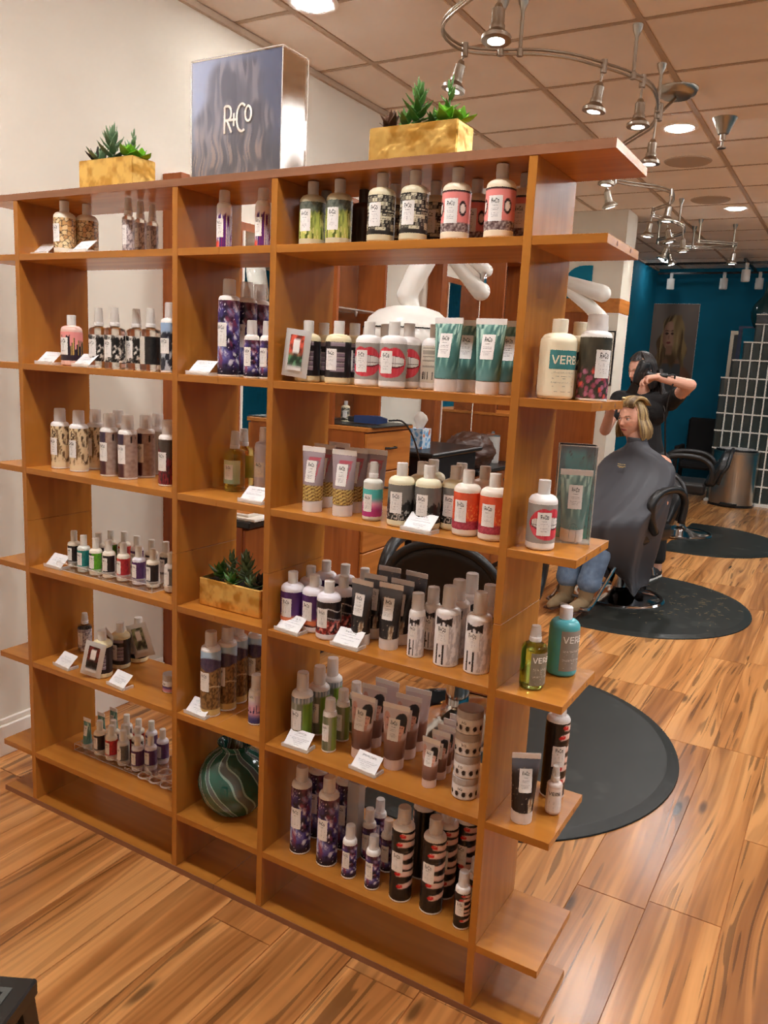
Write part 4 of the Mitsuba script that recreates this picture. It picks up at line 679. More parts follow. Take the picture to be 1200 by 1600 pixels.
ITEMS = [
('stone','bottle',1,'L',-0.488,0.046,0,'f'),
('stone','bottle',1,'L',-0.459,0.104,150,'b'),
('clear3','spray3',1,'L',-0.232,0.060,0,'f'),
('clear3','spray3',1,'L',-0.237,0.110,0,'f'),
('clear3','spray3',1,'L',-0.241,0.160,0,'f'),
('stripe','minican',1,'M',0.128,0.060,0,'f'),
('stripe','minican',1,'M',0.250,0.070,0,'f'),
('cactus','bottle',1,'R',0.413,0.060,0,'f'),
('ghost','bottle',1,'R',0.383,0.160,0,'b'),
('cactus','bottle',1,'R',0.492,0.060,0,'f'),
('brown','bottle',1,'R',0.486,0.180,0,'b'),
('tile','bottle',1,'R',0.623,0.040,0,'f'),
('tile','bottle',1,'R',0.594,0.150,0,'b'),
('tile','bottle',1,'R',0.709,0.040,0,'f'),
('tile','bottle',1,'R',0.705,0.150,0,'b'),
('pink','bottle',1,'R',0.812,0.045,0,'f'),
('pink','bottle',1,'R',0.807,0.160,0,'b'),
('pink','bottle',1,'R',0.916,0.045,0,'f'),
('pink','bottle',1,'R',0.934,0.140,0,'b'),
('pinkblock','bottle',2,'L',-0.485,0.060,0,'f'),
('bw','bwspray',2,'L',-0.374,0.070,0,'f'),
('bw','bwspray',2,'L',-0.276,0.045,0,'f'),
('bw','bwspray',2,'L',-0.235,0.090,0,'f'),
('bwside','bwspray',2,'L',-0.145,0.060,0,'f'),
('navy','midcan',2,'L',-0.054,0.050,0,'f'),
('galaxy','tallcan',2,'M',0.140,0.070,0,'f'),
('galaxy','tallcan',2,'M',0.142,0.140,0,'b'),
('galaxy','tallcan',2,'M',0.130,0.210,0,'b'),
('galaxymini','minican',2,'M',0.243,0.043,0,'f'),
('galaxymini','minican',2,'M',0.280,0.062,0,'f'),
('stack','bottle',2,'R',0.405,0.070,0,'f'),
('stack','bottle',2,'R',0.390,0.160,0,'b'),
('stack','bottle',2,'R',0.505,0.060,0,'f'),
('stack','bottle',2,'R',0.493,0.150,0,'b'),
('lips','bottle',2,'R',0.593,0.060,0,'f'),
('lips','bottle',2,'R',0.586,0.150,0,'b'),
('lips','bottle',2,'R',0.675,0.038,0,'f'),
('lips','bottle',2,'R',0.679,0.103,0,'b'),
('lipsback','bottle',2,'R',0.743,0.118,0,'f'),
('teal','tube',2,'R',0.810,0.050,0,'f'),
('teal','tube',2,'R',0.828,0.120,0,'b'),
('teal','tube',2,'R',0.914,0.050,0,'f'),
('teal','tube',2,'R',0.935,0.120,0,'b'),
('verbcream','verbbig',2,'W',1.067,0.060,44,'f'),
('verbnavy','verbbig',2,'W',1.083,0.155,48,'b'),
('floral','floral',2,'W',1.135,0.100,50,'f'),
('sepia','midcan',3,'L',-0.571,0.076,0,'f'),
('sepia','midcan',3,'L',-0.479,0.074,0,'f'),
('sepia','midcan',3,'L',-0.492,0.150,0,'b'),
('street','midcan',3,'L',-0.348,0.082,0,'f'),
('street','midcan',3,'L',-0.265,0.080,0,'f'),
('street','midcan',3,'L',-0.259,0.146,0,'f'),
('backcan','midcan',3,'L',-0.290,0.226,180,'b'),
('red','midcan',3,'L',-0.094,0.079,0,'f'),
('backcan','midcan',3,'L',-0.442,0.200,180,'b'),
('oil','oil',3,'M',0.102,0.146,0,'f'),
('oil','oil',3,'M',0.069,0.225,180,'b'),
('lavender','midcan',3,'M',0.205,0.154,0,'f'),
('gold','tube',3,'R',0.445,0.055,0,'f'),
('gold','tube',3,'R',0.535,0.061,0,'f'),
('gold','tube',3,'R',0.427,0.130,0,'b'),
('gold','tube',3,'R',0.427,0.200,0,'b'),
('gold','tube',3,'R',0.527,0.129,0,'b'),
('gold','tube',3,'R',0.577,0.141,0,'b'),
('rainbow','rainbow',3,'R',0.621,0.065,0,'f'),
('palm','bottle',3,'R',0.706,0.057,0,'f'),
('palm','bottle',3,'R',0.773,0.070,0,'f'),
('orange','bottle',3,'R',0.875,0.072,0,'f'),
('orange','bottle',3,'R',0.944,0.067,0,'f'),
('palm','bottle',3,'R',0.729,0.118,0,'b'),
('palm','bottle',3,'R',0.726,0.183,0,'b'),
('palm','bottle',3,'R',0.823,0.112,0,'b'),
('orange','bottle',3,'R',0.808,0.176,0,'b'),
('orange','bottle',3,'R',0.874,0.170,0,'b'),
('lips','bottle',3,'W',1.064,0.058,25,'f'),
('miniblack','mini',4,'L',-0.532,0.089,0,'f'),
('miniteal','mini',4,'L',-0.459,0.068,0,'f'),
('minigreen','mini',4,'L',-0.401,0.067,0,'f'),
('miniblack','mini',4,'L',-0.347,0.073,0,'f'),
('minired','mini',4,'L',-0.286,0.077,0,'f'),
('minipurple','mini',4,'L',-0.219,0.078,0,'f'),
('miniblack','mini',4,'L',-0.164,0.084,0,'f'),
('miniclear','mini',4,'L',-0.091,0.087,0,'f'),
('miniblack','mini',4,'L',-0.452,0.122,0,'b'),
('minigreen','mini',4,'L',-0.454,0.174,0,'b'),
('minired','mini',4,'L',-0.408,0.190,0,'b'),
('minipurple','mini',4,'L',-0.329,0.172,0,'b'),
('miniblack','mini',4,'L',-0.255,0.165,0,'b'),
('miniblack','mini',4,'L',-0.203,0.176,0,'b'),
('purple','bottle',4,'R',0.383,0.065,0,'f'),
('purple','bottle',4,'R',0.447,0.075,0,'f'),
('ember','bottle',4,'R',0.510,0.053,0,'f'),
('purple','bottle',4,'R',0.386,0.143,0,'b'),
('purple','bottle',4,'R',0.383,0.223,0,'b'),
('ember','bottle',4,'R',0.512,0.118,0,'b'),
('ember','bottle',4,'R',0.448,0.223,0,'b'),
('ember','bottle',4,'R',0.513,0.223,0,'b'),
('glitter','tube',4,'R',0.602,0.067,0,'f'),
('glitter','tube',4,'R',0.677,0.085,0,'f'),
('glitter','tube',4,'R',0.602,0.133,0,'b'),
('glitter','tube',4,'R',0.681,0.137,0,'b'),
('glitter','tube',4,'R',0.589,0.229,180,'b'),
('glitter','tube',4,'R',0.673,0.229,180,'b'),
('bowmini','bowmini',4,'R',0.759,0.078,0,'f'),
('bow','bowcan',4,'R',0.844,0.078,0,'f'),
('bow','bowcan',4,'R',0.925,0.080,0,'f'),
('bowmini','bowmini',4,'R',0.764,0.152,0,'b'),
('bow','bowcan',4,'R',0.837,0.146,0,'b'),
('bow','bowcan',4,'R',0.837,0.224,0,'b'),
('bow','bowcan',4,'R',0.918,0.153,0,'b'),
('verbgreen','verbgreen',4,'W',1.070,0.069,60,'f'),
('verbblue','verbblue',4,'W',1.098,0.197,54,'f'),
('smallclear','smallspray',5,'L',-0.600,0.180,0,'f'),
('sachet','bottle',5,'L',-0.371,0.061,0,'f'),
('sachet','bottle',5,'L',-0.385,0.149,0,'f'),
('sachet','bottle',5,'L',-0.381,0.223,0,'f'),
('smalljar','smalljar',5,'L',-0.110,0.103,0,'f'),
('scenic','tallcan',5,'M',0.102,0.054,0,'f'),
('scenic','tallcan',5,'M',0.112,0.114,0,'b'),
('scenic','tallcan',5,'M',0.104,0.173,0,'b'),
('scenic','tallcan',5,'M',0.135,0.226,0,'b'),
('sky','skyspray',5,'M',0.247,0.089,0,'f'),
('green','mousse',5,'R',0.413,0.084,0,'f'),
('green','mousse',5,'R',0.424,0.149,0,'b'),
('green','mousse',5,'R',0.418,0.224,0,'b'),
('greenmini','moussemini',5,'R',0.513,0.075,0,'f'),
('greenmini','moussemini',5,'R',0.507,0.149,0,'b'),
('greenmini','moussemini',5,'R',0.508,0.214,0,'b'),
('face','facetube',5,'R',0.601,0.101,0,'f'),
('face','facetube',5,'R',0.702,0.102,0,'f'),
('face','facetube',5,'R',0.591,0.174,0,'b'),
('face','facetube',5,'R',0.700,0.173,0,'b'),
('face','facetube',5,'R',0.601,0.228,180,'b'),
('face','facetube',5,'R',0.700,0.228,180,'b'),
('facetiny','tinytube',5,'R',0.824,0.071,0,'f'),
('facetiny','tinytube',5,'R',0.826,0.122,0,'b'),
('facetiny','tinytube',5,'R',0.823,0.160,0,'b'),
('facetiny','tinytube',5,'R',0.821,0.198,0,'b'),
('facetiny','tinytube',5,'R',0.822,0.236,0,'b'),
('jar','jar',5,'R',0.918,0.082,0,'f'),
('glitter','tube',5,'W',1.077,0.059,35,'f'),
('zebra','tallcan',5,'W',1.099,0.215,30,'f'),
('verbmini','verbmini',5,'W',1.129,0.132,25,'f'),
('minitube','minitube',6,'L',-0.527,0.123,0,'f'),
('miniblack','mini',6,'L',-0.458,0.119,0,'f'),
('minired','mini',6,'L',-0.398,0.117,0,'f'),
('miniclear','mini',6,'L',-0.338,0.115,0,'f'),
('minipurple','mini',6,'L',-0.273,0.117,0,'f'),
('minitube','minitube',6,'L',-0.524,0.181,0,'b'),
('minitube','minitube',6,'L',-0.521,0.233,0,'b'),
('miniblack','mini',6,'L',-0.425,0.149,0,'b'),
('minired','mini',6,'L',-0.363,0.152,0,'b'),
('miniclear','mini',6,'L',-0.422,0.205,0,'b'),
('miniblack','mini',6,'L',-0.321,0.162,0,'b'),
('minired','mini',6,'L',-0.363,0.205,0,'b'),
('minipurple','mini',6,'L',-0.317,0.220,0,'b'),
('minipurple','mini',6,'L',-0.241,0.144,0,'b'),
('minipurple','mini',6,'L',-0.242,0.199,0,'b'),
('galaxy','tallcan',6,'R',0.430,0.072,0,'f'),
('galaxy','tallcan',6,'R',0.525,0.068,0,'f'),
('galaxy','tallcan',6,'R',0.424,0.162,0,'b'),
('galaxy','tallcan',6,'R',0.522,0.158,0,'b'),
('galaxymini','minican',6,'R',0.609,0.052,0,'f'),
('galaxymini','minican',6,'R',0.686,0.048,0,'f'),
('galaxymini','minican',6,'R',0.610,0.151,0,'b'),
('galaxymini','minican',6,'R',0.608,0.212,0,'b'),
('galaxymini','minican',6,'R',0.681,0.135,0,'b'),
('zebra','tallcan',6,'R',0.768,0.056,0,'f'),
('zebra','tallcan',6,'R',0.857,0.060,0,'f'),
('zebra','tallcan',6,'R',0.858,0.131,0,'b'),
('zebra','tallcan',6,'R',0.769,0.170,180,'b'),
('zebra','tallcan',6,'R',0.893,0.180,0,'b'),
('zebramini','minican',6,'R',0.950,0.045,0,'f'),
('zebramini','minican',6,'R',0.953,0.112,0,'b'),
]

SHN = {1: 'top shelf', 2: 'second shelf', 3: 'third shelf', 4: 'fourth shelf', 5: 'fifth shelf', 6: 'sixth shelf'}
BAY = {'L': 'left bay', 'M': 'middle bay', 'R': 'right bay', 'W': 'right end'}
NTH = ['first', 'second', 'third', 'fourth', 'fifth', 'sixth']
def image_x(x, y):
    d = np.array([x - CAM[0], y - CAM[1], 0.0]); return (d @ _r) / (d @ _f)
def family(a): return {'sachet': 'stack'}.get(a, a)
def place_label(items, it):
    same = [o for o in items if o[2:4] == it[2:4] and INFO[o[0]][2] == INFO[it[0]][2]]
    where = f'{SHN[it[2]]} of {BAY[it[3]]}'; d = INFO[it[0]][2]
    if len(same) == 1: return f'{d}, {where}'
    row = sorted([o for o in same if o[7] == it[7]], key=lambda o: image_x(o[4], o[5]))
    fb = '' if all(o[7] == it[7] for o in same) else ('front row ' if it[7] == 'f' else 'back row ')
    if len(row) == 1: return f'{d}, {fb.strip()} of {where}' if fb else f'{d}, {where}'
    i = row.index(it); n = len(row); pos = 'leftmost' if i == 0 else 'rightmost' if i == n - 1 else ('middle one' if n == 3 else f'{NTH[i]} from left')
    return f'{d}, {fb}{pos}, {where}'
TRAYZ = {4: .012, 6: .012}
for it in ITEMS:
    art, kind, row, bay, x, y, rot, fb = it
    if art == 'jar': continue
    name, cg, desc = INFO[art]
    same = [o for o in ITEMS if INFO[o[0]][2] == desc and o[2:4] == it[2:4]]
    z = TOPS[row] + (.004 if bay == 'L' and row in (4, 6) else 0)
    t = thing(name, place_label(ITEMS, it), cg, f'{desc} group, {SHN[row]} of {BAY[bay]}' if len(same) > 1 else None)
    M = mat4((x, y, z), rot + (frand(x * 9999, y * 9999) - .5) * 10)
    for pn, d in make(art): put(t, pn, d, M)
jx, jy = next((o[4], o[5]) for o in ITEMS if o[0] == 'jar')
for k, w in enumerate(('bottom', 'second', 'third', 'top')):
    t = thing('pomade_jar', f'grey lidded jar with black dots, {w} of the stack of four' if k in (0, 3) else f'grey lidded jar with black dots, {w} from the bottom of the stack', 'jar', 'stacked dotted jars')
    for pn, d in make('jar'): put(t, pn, d, mat4((jx + .001 * (k % 2), jy, TOPS[5] + .0579 * k), (3, -5, 6, -2)[k]))

# ------------------------------------------------------------------ price cards, trays, sachets
def card_mesh(title, w=.078, h=.050, seed=0):
    vs, fs, cs = [], [], []; o = 0
    def add(v, f, c):
        nonlocal o
        v = np.asarray(v, float); vs.append(v); fs.append(np.asarray(f) + o); o += len(v); cs.append(np.broadcast_to(nlin(c), (len(v), 3)))
    b = box(-w / 2, w / 2, -.0006, 0, 0, h); add(b.vertices, b.faces, C(244, 244, 244))
    r = random.Random(seed)
    if title:
        m = flat_text(title, .0052); s = min(1, w * .62 / m.extents[0]); add(np.stack([m.vertices[:, 0] * s, np.full(len(m.vertices), -.0008), h * .80 + m.vertices[:, 1] * s], 1), m.faces, C(96, 98, 102))
    for q, L in ((.66, .5), (.52, .8), (.44, .72), (.34, .5), (.25, .4), (.14, .22)):
        if r.random() < .12: continue
        L = w * L * r.uniform(.85, 1.05); z = h * q; t_ = .0006
        add([(-L / 2, -.0008, z - t_), (L / 2, -.0008, z - t_), (L / 2, -.0008, z + t_), (-L / 2, -.0008, z + t_)], [(0, 1, 2), (0, 2, 3)], C(176, 178, 182))
    return tri(np.vstack(vs), np.vstack(fs)), np.vstack(cs)
HOLD = mikit.ply(cat(box(-.043, .043, -.012, .006, 0, .0035, .0006), box(-.043, .043, -.012, -.009, .003, .011, .0006), box(-.043, -.036, -.004, .030, .0, .009, .0006), box(.036, .043, -.004, .030, .0, .009, .0006)), 'acrylic_edge')
CARDS = [(1, 62, -.625 + .02, .05, ''), (1, 161, -.40, .03, ''), (2, 0, -.566, .028, ''), (2, 0, -.392, .024, ''), (2, 0, .077, .026, 'OUTER SPACE'), (3, 0, .2645, .030, 'PALM SPRINGS'), (3, 0, .777, .016, 'BEL AIR'), (4, 0, -.575, .045, ''), (4, 0, .407, .018, 'SUNSET BLVD'), (4, 0, .590, .018, 'PARK AVE'), (5, 0, -.525, .030, ''), (5, 0, -.262, .026, ''), (5, 0, .078, .022, 'DEATH VALLEY'), (5, 0, .437, .030, 'CHIFFON'), (5, 0, .655, .030, 'MANNEQUIN')]
CL = ['white price card in clear stand left of the wood slice print bottle, top shelf', 'white price card in clear stand before the slim clear sprays, top shelf', 'white price card in clear stand left of the pink skyline bottle, second shelf', 'white price card in clear stand right of the pink skyline bottle, second shelf', 'white price card reading OUTER SPACE before the tall galaxy can', 'white price card reading PALM SPRINGS before the golden oil sprays', 'white price card reading BEL AIR before the palm print bottles', 'white price card in clear stand left of the travel bottle tray, fourth shelf', 'white price card reading SUNSET BLVD before the purple bottles', 'white price card reading PARK AVE before the dark glitter tubes', 'white price card left of the bottles with sachets, fifth shelf of left bay', 'white price card right of the bottles with sachets, fifth shelf of left bay', 'white price card reading DEATH VALLEY before the blue sky cans', 'white price card before the tall grey and green foam can', 'white price card reading MANNEQUIN before the face print tubes']
for n, ((row, _, x, y, title), lab) in enumerate(zip(CARDS, CL)):
    t = thing('price_card', lab, 'price card', 'price cards in clear stands')
    M = mat4((x, y, TOPS[row]), rng.uniform(-5, 5) - 2)
    m, k = card_mesh(title, seed=n)
    a = math.radians(-48); tilt = np.eye(4); tilt[1:3, 1:3] = [[math.cos(a), -math.sin(a)], [math.sin(a), math.cos(a)]]; tilt[:3, 3] = (0, -.0065, .006)
    part(t, 'card', moved(m, tilt), 'paper', False, M, color=k); put(t, 'stand', HOLD, M)
def tray(name, label, x0, x1, y0, y1, z, h=.024, spots=(), logo=True, rz=0):
    t = thing(name, label, 'tray')
    cx, cy = (x0 + x1) / 2, (y0 + y1) / 2; M = mat4((cx, cy, z), rz); w, d = (x1 - x0) / 2, (y1 - y0) / 2
    part(t, 'base', box(-w, w, -d, d, 0, .003, .0006), 'acrylic', False, M)
    part(t, 'top_plate', box(-w, w, -d, d, h - .002, h, .0004), 'acrylic', False, M)
    part(t, 'rim', cat(tube([(-w, -d, h), (w, -d, h), (w, d, h), (-w, d, h)], .0011, 5, True), tube([(-w, -d, 0.001), (w, -d, 0.001), (w, d, 0.001), (-w, d, 0.001)], .0011, 5, True), *[tube([(a, b, 0), (a, b, h)], .001, 5) for a in (-w, w) for b in (-d, d)]), 'acrylic_edge', True, M)
    for sx, sy in spots: part(t, 'ring', lathe([(.0215, h - .004), (.0228, h - .004), (.0228, h + .0012), (.0215, h + .0012), (.0215, h - .004)], 20), 'acrylic_edge', 40, mat4((sx, sy, z)))
    if logo:
        m = flat_text('R+Co', .010); v = np.stack([m.vertices[:, 0], np.full(len(m.vertices), -d - .0012), h * .5 + m.vertices[:, 1]], 1); part(t, 'engraved_logo', tri(v, m.faces), 'white_paint', False, M)
R4 = [o for o in ITEMS if o[2] == 4 and o[3] == 'L']; R6 = [o for o in ITEMS if o[2] == 6 and o[3] == 'L']
def span(R): return min(o[4] for o in R) - .026, max(o[4] for o in R) + .02, min(o[5] for o in R) - .026, max(o[5] for o in R) + .024
a = span([o for o in R4 if o[4] < -.11]); tray('clear_tray', 'clear acrylic tray holding travel bottles, fourth shelf of left bay', a[0], min(a[1] + .02, -.01), max(a[2], .03), min(a[3], .25), TOPS[4], spots=[(o[4], o[5]) for o in R4])
a = span(R6); tray('clear_tray', 'clear acrylic tray holding travel bottles and little teal tubes, sixth shelf', a[0], -.02, max(a[2], .05), min(a[3], .25), TOPS[6], spots=[(o[4], o[5]) for o in R6] + [(-.2, .08), (-.15, .08), (-.10, .08), (-.16, .13), (-.10, .13)])
def sachet(x, y, z, rz, tilt, label, top, low, w=.070, h=.118):
    t = thing('sachet', label, 'sachet', None); n = 9
    X, Z = np.meshgrid(np.linspace(-w / 2, w / 2, n), np.linspace(0, h, n)); e = (1 - (2 * X / w) ** 4) * (1 - (2 * Z / h - 1) ** 4)
    puff = .0045 * e + .0014 * (N(X * 160 + 3, Z * 130, 0, 5) - .5)
    v = np.concatenate([np.stack([X, -puff - .0002, Z], -1).reshape(-1, 3), np.stack([X, puff * .6 + .0002, Z], -1).reshape(-1, 3)])
    i, j = np.meshgrid(np.arange(n - 1), np.arange(n - 1), indexing='ij'); b = i * n + j; q = np.stack([b, b + 1, b + n + 1, b + n], -1).reshape(-1, 4); f = np.vstack([q[:, [0, 1, 2]], q[:, [0, 2, 3]]])
    m = tri(v, np.vstack([f, f[:, ::-1] + n * n])); a = math.radians(tilt); Q = np.eye(4); Q[0:3:2, 0:3:2] = [[math.cos(a), math.sin(a)], [-math.sin(a), math.cos(a)]]
    M = mat4((x, y, z), rz) @ Q; part(t, 'pouch', m, 'foil', True, M)
    n2 = 14; X, Z = np.meshgrid(np.linspace(-w * .27, w * .27, n2), np.linspace(h * .14, h * .88, n2)); e = (1 - (2 * X / w) ** 4) * (1 - (2 * Z / h - 1) ** 4)
    T_ = (Z - h * .14) / (h * .74); k = mx(mx(np.broadcast_to(low, X.shape + (3,)), low * .4, ss(.4, .6, N(X * 120, Z * 90, 0, 3))), mx(np.broadcast_to(top, X.shape + (3,)), top * .5, ss(.5, .7, N(X * 150, Z * 120, 0, 7))), ss(.44, .48, T_)); k = mx(k, C(226, 226, 224), ss(.16, .14, T_))
    k = mx(k, C(240, 238, 234), ((np.abs(X) < w * .13) & (T_ > .5) & (T_ < .86)) * 1.0)
    v = np.stack([X, -.0045 * e - .0022, Z], -1).reshape(-1, 3); i, j = np.meshgrid(np.arange(n2 - 1), np.arange(n2 - 1), indexing='ij'); b = i * n2 + j; q = np.stack([b, b + 1, b + n2 + 1, b + n2], -1).reshape(-1, 4)
    part(t, 'printed_panel', tri(v, np.vstack([q[:, [0, 1, 2]], q[:, [0, 2, 3]]])), 'print', True, M, color=nlin(k.reshape(-1, 3)))
sk = [o for o in ITEMS if o[0] == 'sachet']; s1 = [o for o in ITEMS if o[0] == 'stack' and o[2] == 2 and o[7] == 'f']; s1.sort(key=lambda o: o[4])
sachet(s1[0][4] - .012, s1[0][5] - .041, 1.514 + .012, 12, 6, 'silver sachet with red and green print hung on the dark bottle, second shelf', C(216, 92, 72), C(96, 150, 110))
sachet(sk[0][4] - .012, sk[0][5] - .040, TOPS[5] + .008, 22, 12, 'silver sachet with dark red print hung on the front bottle, fifth shelf', C(112, 40, 34), C(40, 44, 48))
sachet(sk[1][4] - .034, sk[1][5] - .026, TOPS[5] + .012, -20, 10, 'silver sachet hung on the middle bottle with books print, fifth shelf', C(120, 66, 40), C(60, 62, 60))
sachet(sk[2][4] + .050, sk[2][5] - .016, TOPS[5] + .030, 30, -16, 'silver sachet with green print hung on the rear bottle, fifth shelf', C(150, 156, 120), C(120, 130, 100))
single('silver_carton', box(.555, .592, .115, .150, TOPS[6], TOPS[6] + .232, .0008), 'print', 'tall silver grey carton behind the galaxy cans, sixth shelf', 'carton', color=np.tile(nlin(C(168, 168, 170)), (len(box(.555, .592, .115, .150, 0, 1, .0008).vertices), 1)))
single('silver_carton', box(.806, .838, .165, .198, TOPS[6], TOPS[6] + .225, .0008), 'print', 'silver grey carton behind the tall red nail cans, sixth shelf', 'carton', color=np.tile(nlin(C(160, 162, 168)), (len(box(.555, .592, .115, .150, 0, 1, .0008).vertices), 1)))

# framed tube display on the right end, third shelf
t = thing('tube_display', 'clear acrylic slant display with teal backing and a tube, right end', 'display')
M = mat4((1.088, .196, TOPS[3]), 22); w, h = .042, .226
n = 40; X, Z = np.meshgrid(np.linspace(-w + .002, w - .002, 24), np.linspace(.004, h - .003, n)); k = mx(C(14, 74, 88), C(36, 132, 134), ss(.3, .6, B(X * 60, Z * 22, 5))); k = mx(k, C(14, 38, 52), ss(.03, .0, np.abs(np.sin(Z * 70 + 6 * N(X * 40, Z * 20, 0, 3))) - .05)); k = mx(k, C(34, 44, 70), ss(.2, .226, Z)); k = mx(k, C(40, 130, 110), ss(.04, .02, Z))
i, j = np.meshgrid(np.arange(n - 1), np.arange(23), indexing='ij'); b = i * 24 + j; q = np.stack([b, b + 1, b + 25, b + 24], -1).reshape(-1, 4)
part(t, 'printed_backing', tri(np.stack([X, 0 * X + .004, Z], -1).reshape(-1, 3), np.vstack([q[:, [0, 1, 2]], q[:, [0, 2, 3]]])), 'print', True, M, color=nlin(k.reshape(-1, 3)))
part(t, 'back_panel', box(-w, w, .0055, .009, 0, h, .0005), 'black_plastic', False, M)
part(t, 'front_sheet', box(-w, w, -.0465, -.045, 0, h, .0004), 'acrylic', False, M)
part(t, 'side_sheet', box(-w, -w + .0012, -.0465, .009, 0, h), 'acrylic', False, M); part(t, 'side_sheet', box(w - .0012, w, -.0465, .009, 0, h), 'acrylic', False, M); part(t, 'foot', box(-w, w, -.0465, .009, 0, .003), 'acrylic_edge', False, M)
part(t, 'edge_strip', cat(*[tube([(x, y, 0), (x, y, h)], .0011, 5) for x in (-w, w) for y in (-.0465, .009)], tube([(-w, -.0465, h), (w, -.0465, h), (w, .009, h), (-w, .009, h)], .0011, 5, True)), 'acrylic_edge', True, M)
for pn, d in make('teal'): put(t, 'tube_' + pn if pn != 'tube' else 'tube', d, M @ mat4((.002, -.020, .0035)))

# logo box on the top board
t = thing('logo_box', 'clear acrylic display box with a long hair photo lettered R+Co', 'display box')
x0, x1, y0, y1, z0 = .036, .333, .030, .134, TOPS[0]; z1 = 2.308
nx, nz = 120, 110; X, Z = np.meshgrid(np.linspace(x0 + .002, x1 - .002, nx), np.linspace(z0 + .002, z1 - .003, nz)); U, V = (X - x0) / (x1 - x0), (Z - z0) / (z1 - z0)
k = mx(C(168, 176, 200), C(84, 92, 116), ss(.0, .9, U)); k = mx(k, C(62, 68, 86), ss(.45, .05, V))
wv = U + .014 * np.sin(V * 19 + 5 * U) * ss(.75, .3, V) + .03 * N(V * 5, U * 5, 0, 6); st = N(wv * 34, V * 3.0, 0, 5); s2 = N(wv * 70, V * 5, 0, 9); hw = .22 + .20 * ss(.95, .35, V) + .03 * np.sin(V * 17)
hair = ss(hw + .08, hw - .05, np.abs(U - .50 + .07 * (1 - V))) * ss(1.0, .9, V); hc = mx(C(92, 90, 100), C(146, 136, 138), ss(.35, .65, st)); hc = mx(hc, C(206, 170, 146), .8 * ss(.50, .70, s2) * ss(.52, .2, V)); hc = mx(hc, C(66, 66, 78), ss(.55, .75, N(wv * 18, V * 4, 0, 12)) * .8); k = mx(k, hc, hair * .62)
i, j = np.meshgrid(np.arange(nz - 1), np.arange(nx - 1), indexing='ij'); b = i * nx + j; q = np.stack([b, b + 1, b + nx + 1, b + nx], -1).reshape(-1, 4)
part(t, 'photo_sheet', tri(np.stack([X, 0 * X + y0 + .003, Z], -1).reshape(-1, 3), np.vstack([q[:, [0, 1, 2]], q[:, [0, 2, 3]]])), 'print', True, color=nlin(k.reshape(-1, 3)))
part(t, 'front_panel', box(x0, x1, y0, y0 + .0016, z0, z1), 'acrylic'); part(t, 'back_panel', box(x0, x1, y1 - .0016, y1, z0, z1), 'acrylic')
part(t, 'mirrored_liner', loft([[(x1 - .004, y0 + .004 + (y1 - y0 - .008) * s, z) for s in np.linspace(0, 1, 14)] for z in np.linspace(z0 + .002, z1 - .002, 26)], False, False), 'mirror_film', True)
part(t, 'side_panel', box(x1 - .0016, x1, y0, y1, z0, z1), 'acrylic'); part(t, 'side_panel', box(x0, x0 + .0016, y0, y1, z0, z1), 'acrylic')
part(t, 'edge', cat(*[tube(p, .0014, 5) for p in ([(x0, y0, z1), (x1, y0, z1)], [(x1, y0, z1), (x1, y1, z1)], [(x0, y1, z1), (x1, y1, z1)], [(x0, y0, z1), (x0, y1, z1)], [(x1, y0, z0), (x1, y0, z1)], [(x1, y1, z0), (x1, y1, z1)], [(x0, y0, z0), (x0, y0, z1)])]), 'acrylic_edge', True)
# thin condensed lettering: R + C o joined by a long bar
def bar(p, r=.0025): return cat(*[tube([(x, 0, z) for x, z in q], r, 6) for q in p])
def ell(cx, cz, rx, rz, a0, a1, n=22): return [(cx + rx * math.cos(s), cz + rz * math.sin(s)) for s in np.radians(np.linspace(a0, a1, n))]
logo = bar([[(0, 0), (0, .050)], [(0, .050), (.008, .050)] + ell(.008, .037, .009, .013, 90, -90) + [(0, .024)], [(.006, .024), (.018, .001)], [(.012, .024), (.034, .024)], [(.0235, .012), (.0235, .036)], ell(.044, .026, .013, .025, 52, 300, 30), ell(.060, .032, .0075, .0135, 0, 360, 24)])
logo.vertices[:, 1] *= .12
part(t, 'lettering', moved(logo, mat4((.152, y0 - .0004, 2.124), 0, 1.28)), 'white_paint', True)

# ------------------------------------------------------------------ planters with succulents, vase
def leaf(L, w, th, curl, n=6, tip=.25):
    s = np.linspace(0, 1, n); A = np.linspace(0, 2 * np.pi, 8, endpoint=False); rows = []
    for t_ in s:
        ww = w * (math.sin(math.pi * min(1, (t_ * .86 + .14)) ** .8) + .02) * (1 if t_ < .8 else 1 - (t_ - .8) * tip); tt = th * math.sin(math.pi * (t_ * .92 + .06)) + .0004
        rows.append(np.stack([L * t_ * np.ones(8), ww * np.cos(A), tt * np.sin(A) + curl * L * t_ * t_], -1))
    return loft(rows)
def orient(m, yaw, pitch, at):
    a = trimesh.transformations.euler_matrix(0, -pitch, yaw, 'sxyz'); a[:3, 3] = at; return moved(m, a)
def sprig(parent, at, H, n, L, w, mat, seed, lean=(0, 0), p0=.1, p1=1.2, curl=.25, th=.0016):
    r = random.Random(seed); s = part(parent, 'plant', tube([at, (at[0] + lean[0] * .5, at[1] + lean[1] * .5, at[2] + H * .55), (at[0] + lean[0], at[1] + lean[1], at[2] + H)], [.0028, .0024, .0014], 6), mat, True)
    for k in range(n):
        f = k / max(1, n - 1); p = (at[0] + lean[0] * f, at[1] + lean[1] * f, at[2] + .004 + H * (.15 + .85 * f)); m = leaf(L * (1 - .45 * f) * r.uniform(.85, 1.15), w * (1 - .3 * f), th, curl * r.uniform(.4, 1.2))
        part(s, 'leaf', orient(m, k * 2.4 + r.uniform(-.2, .2), p0 + (p1 - p0) * f + r.uniform(-.1, .1), p), mat, True)
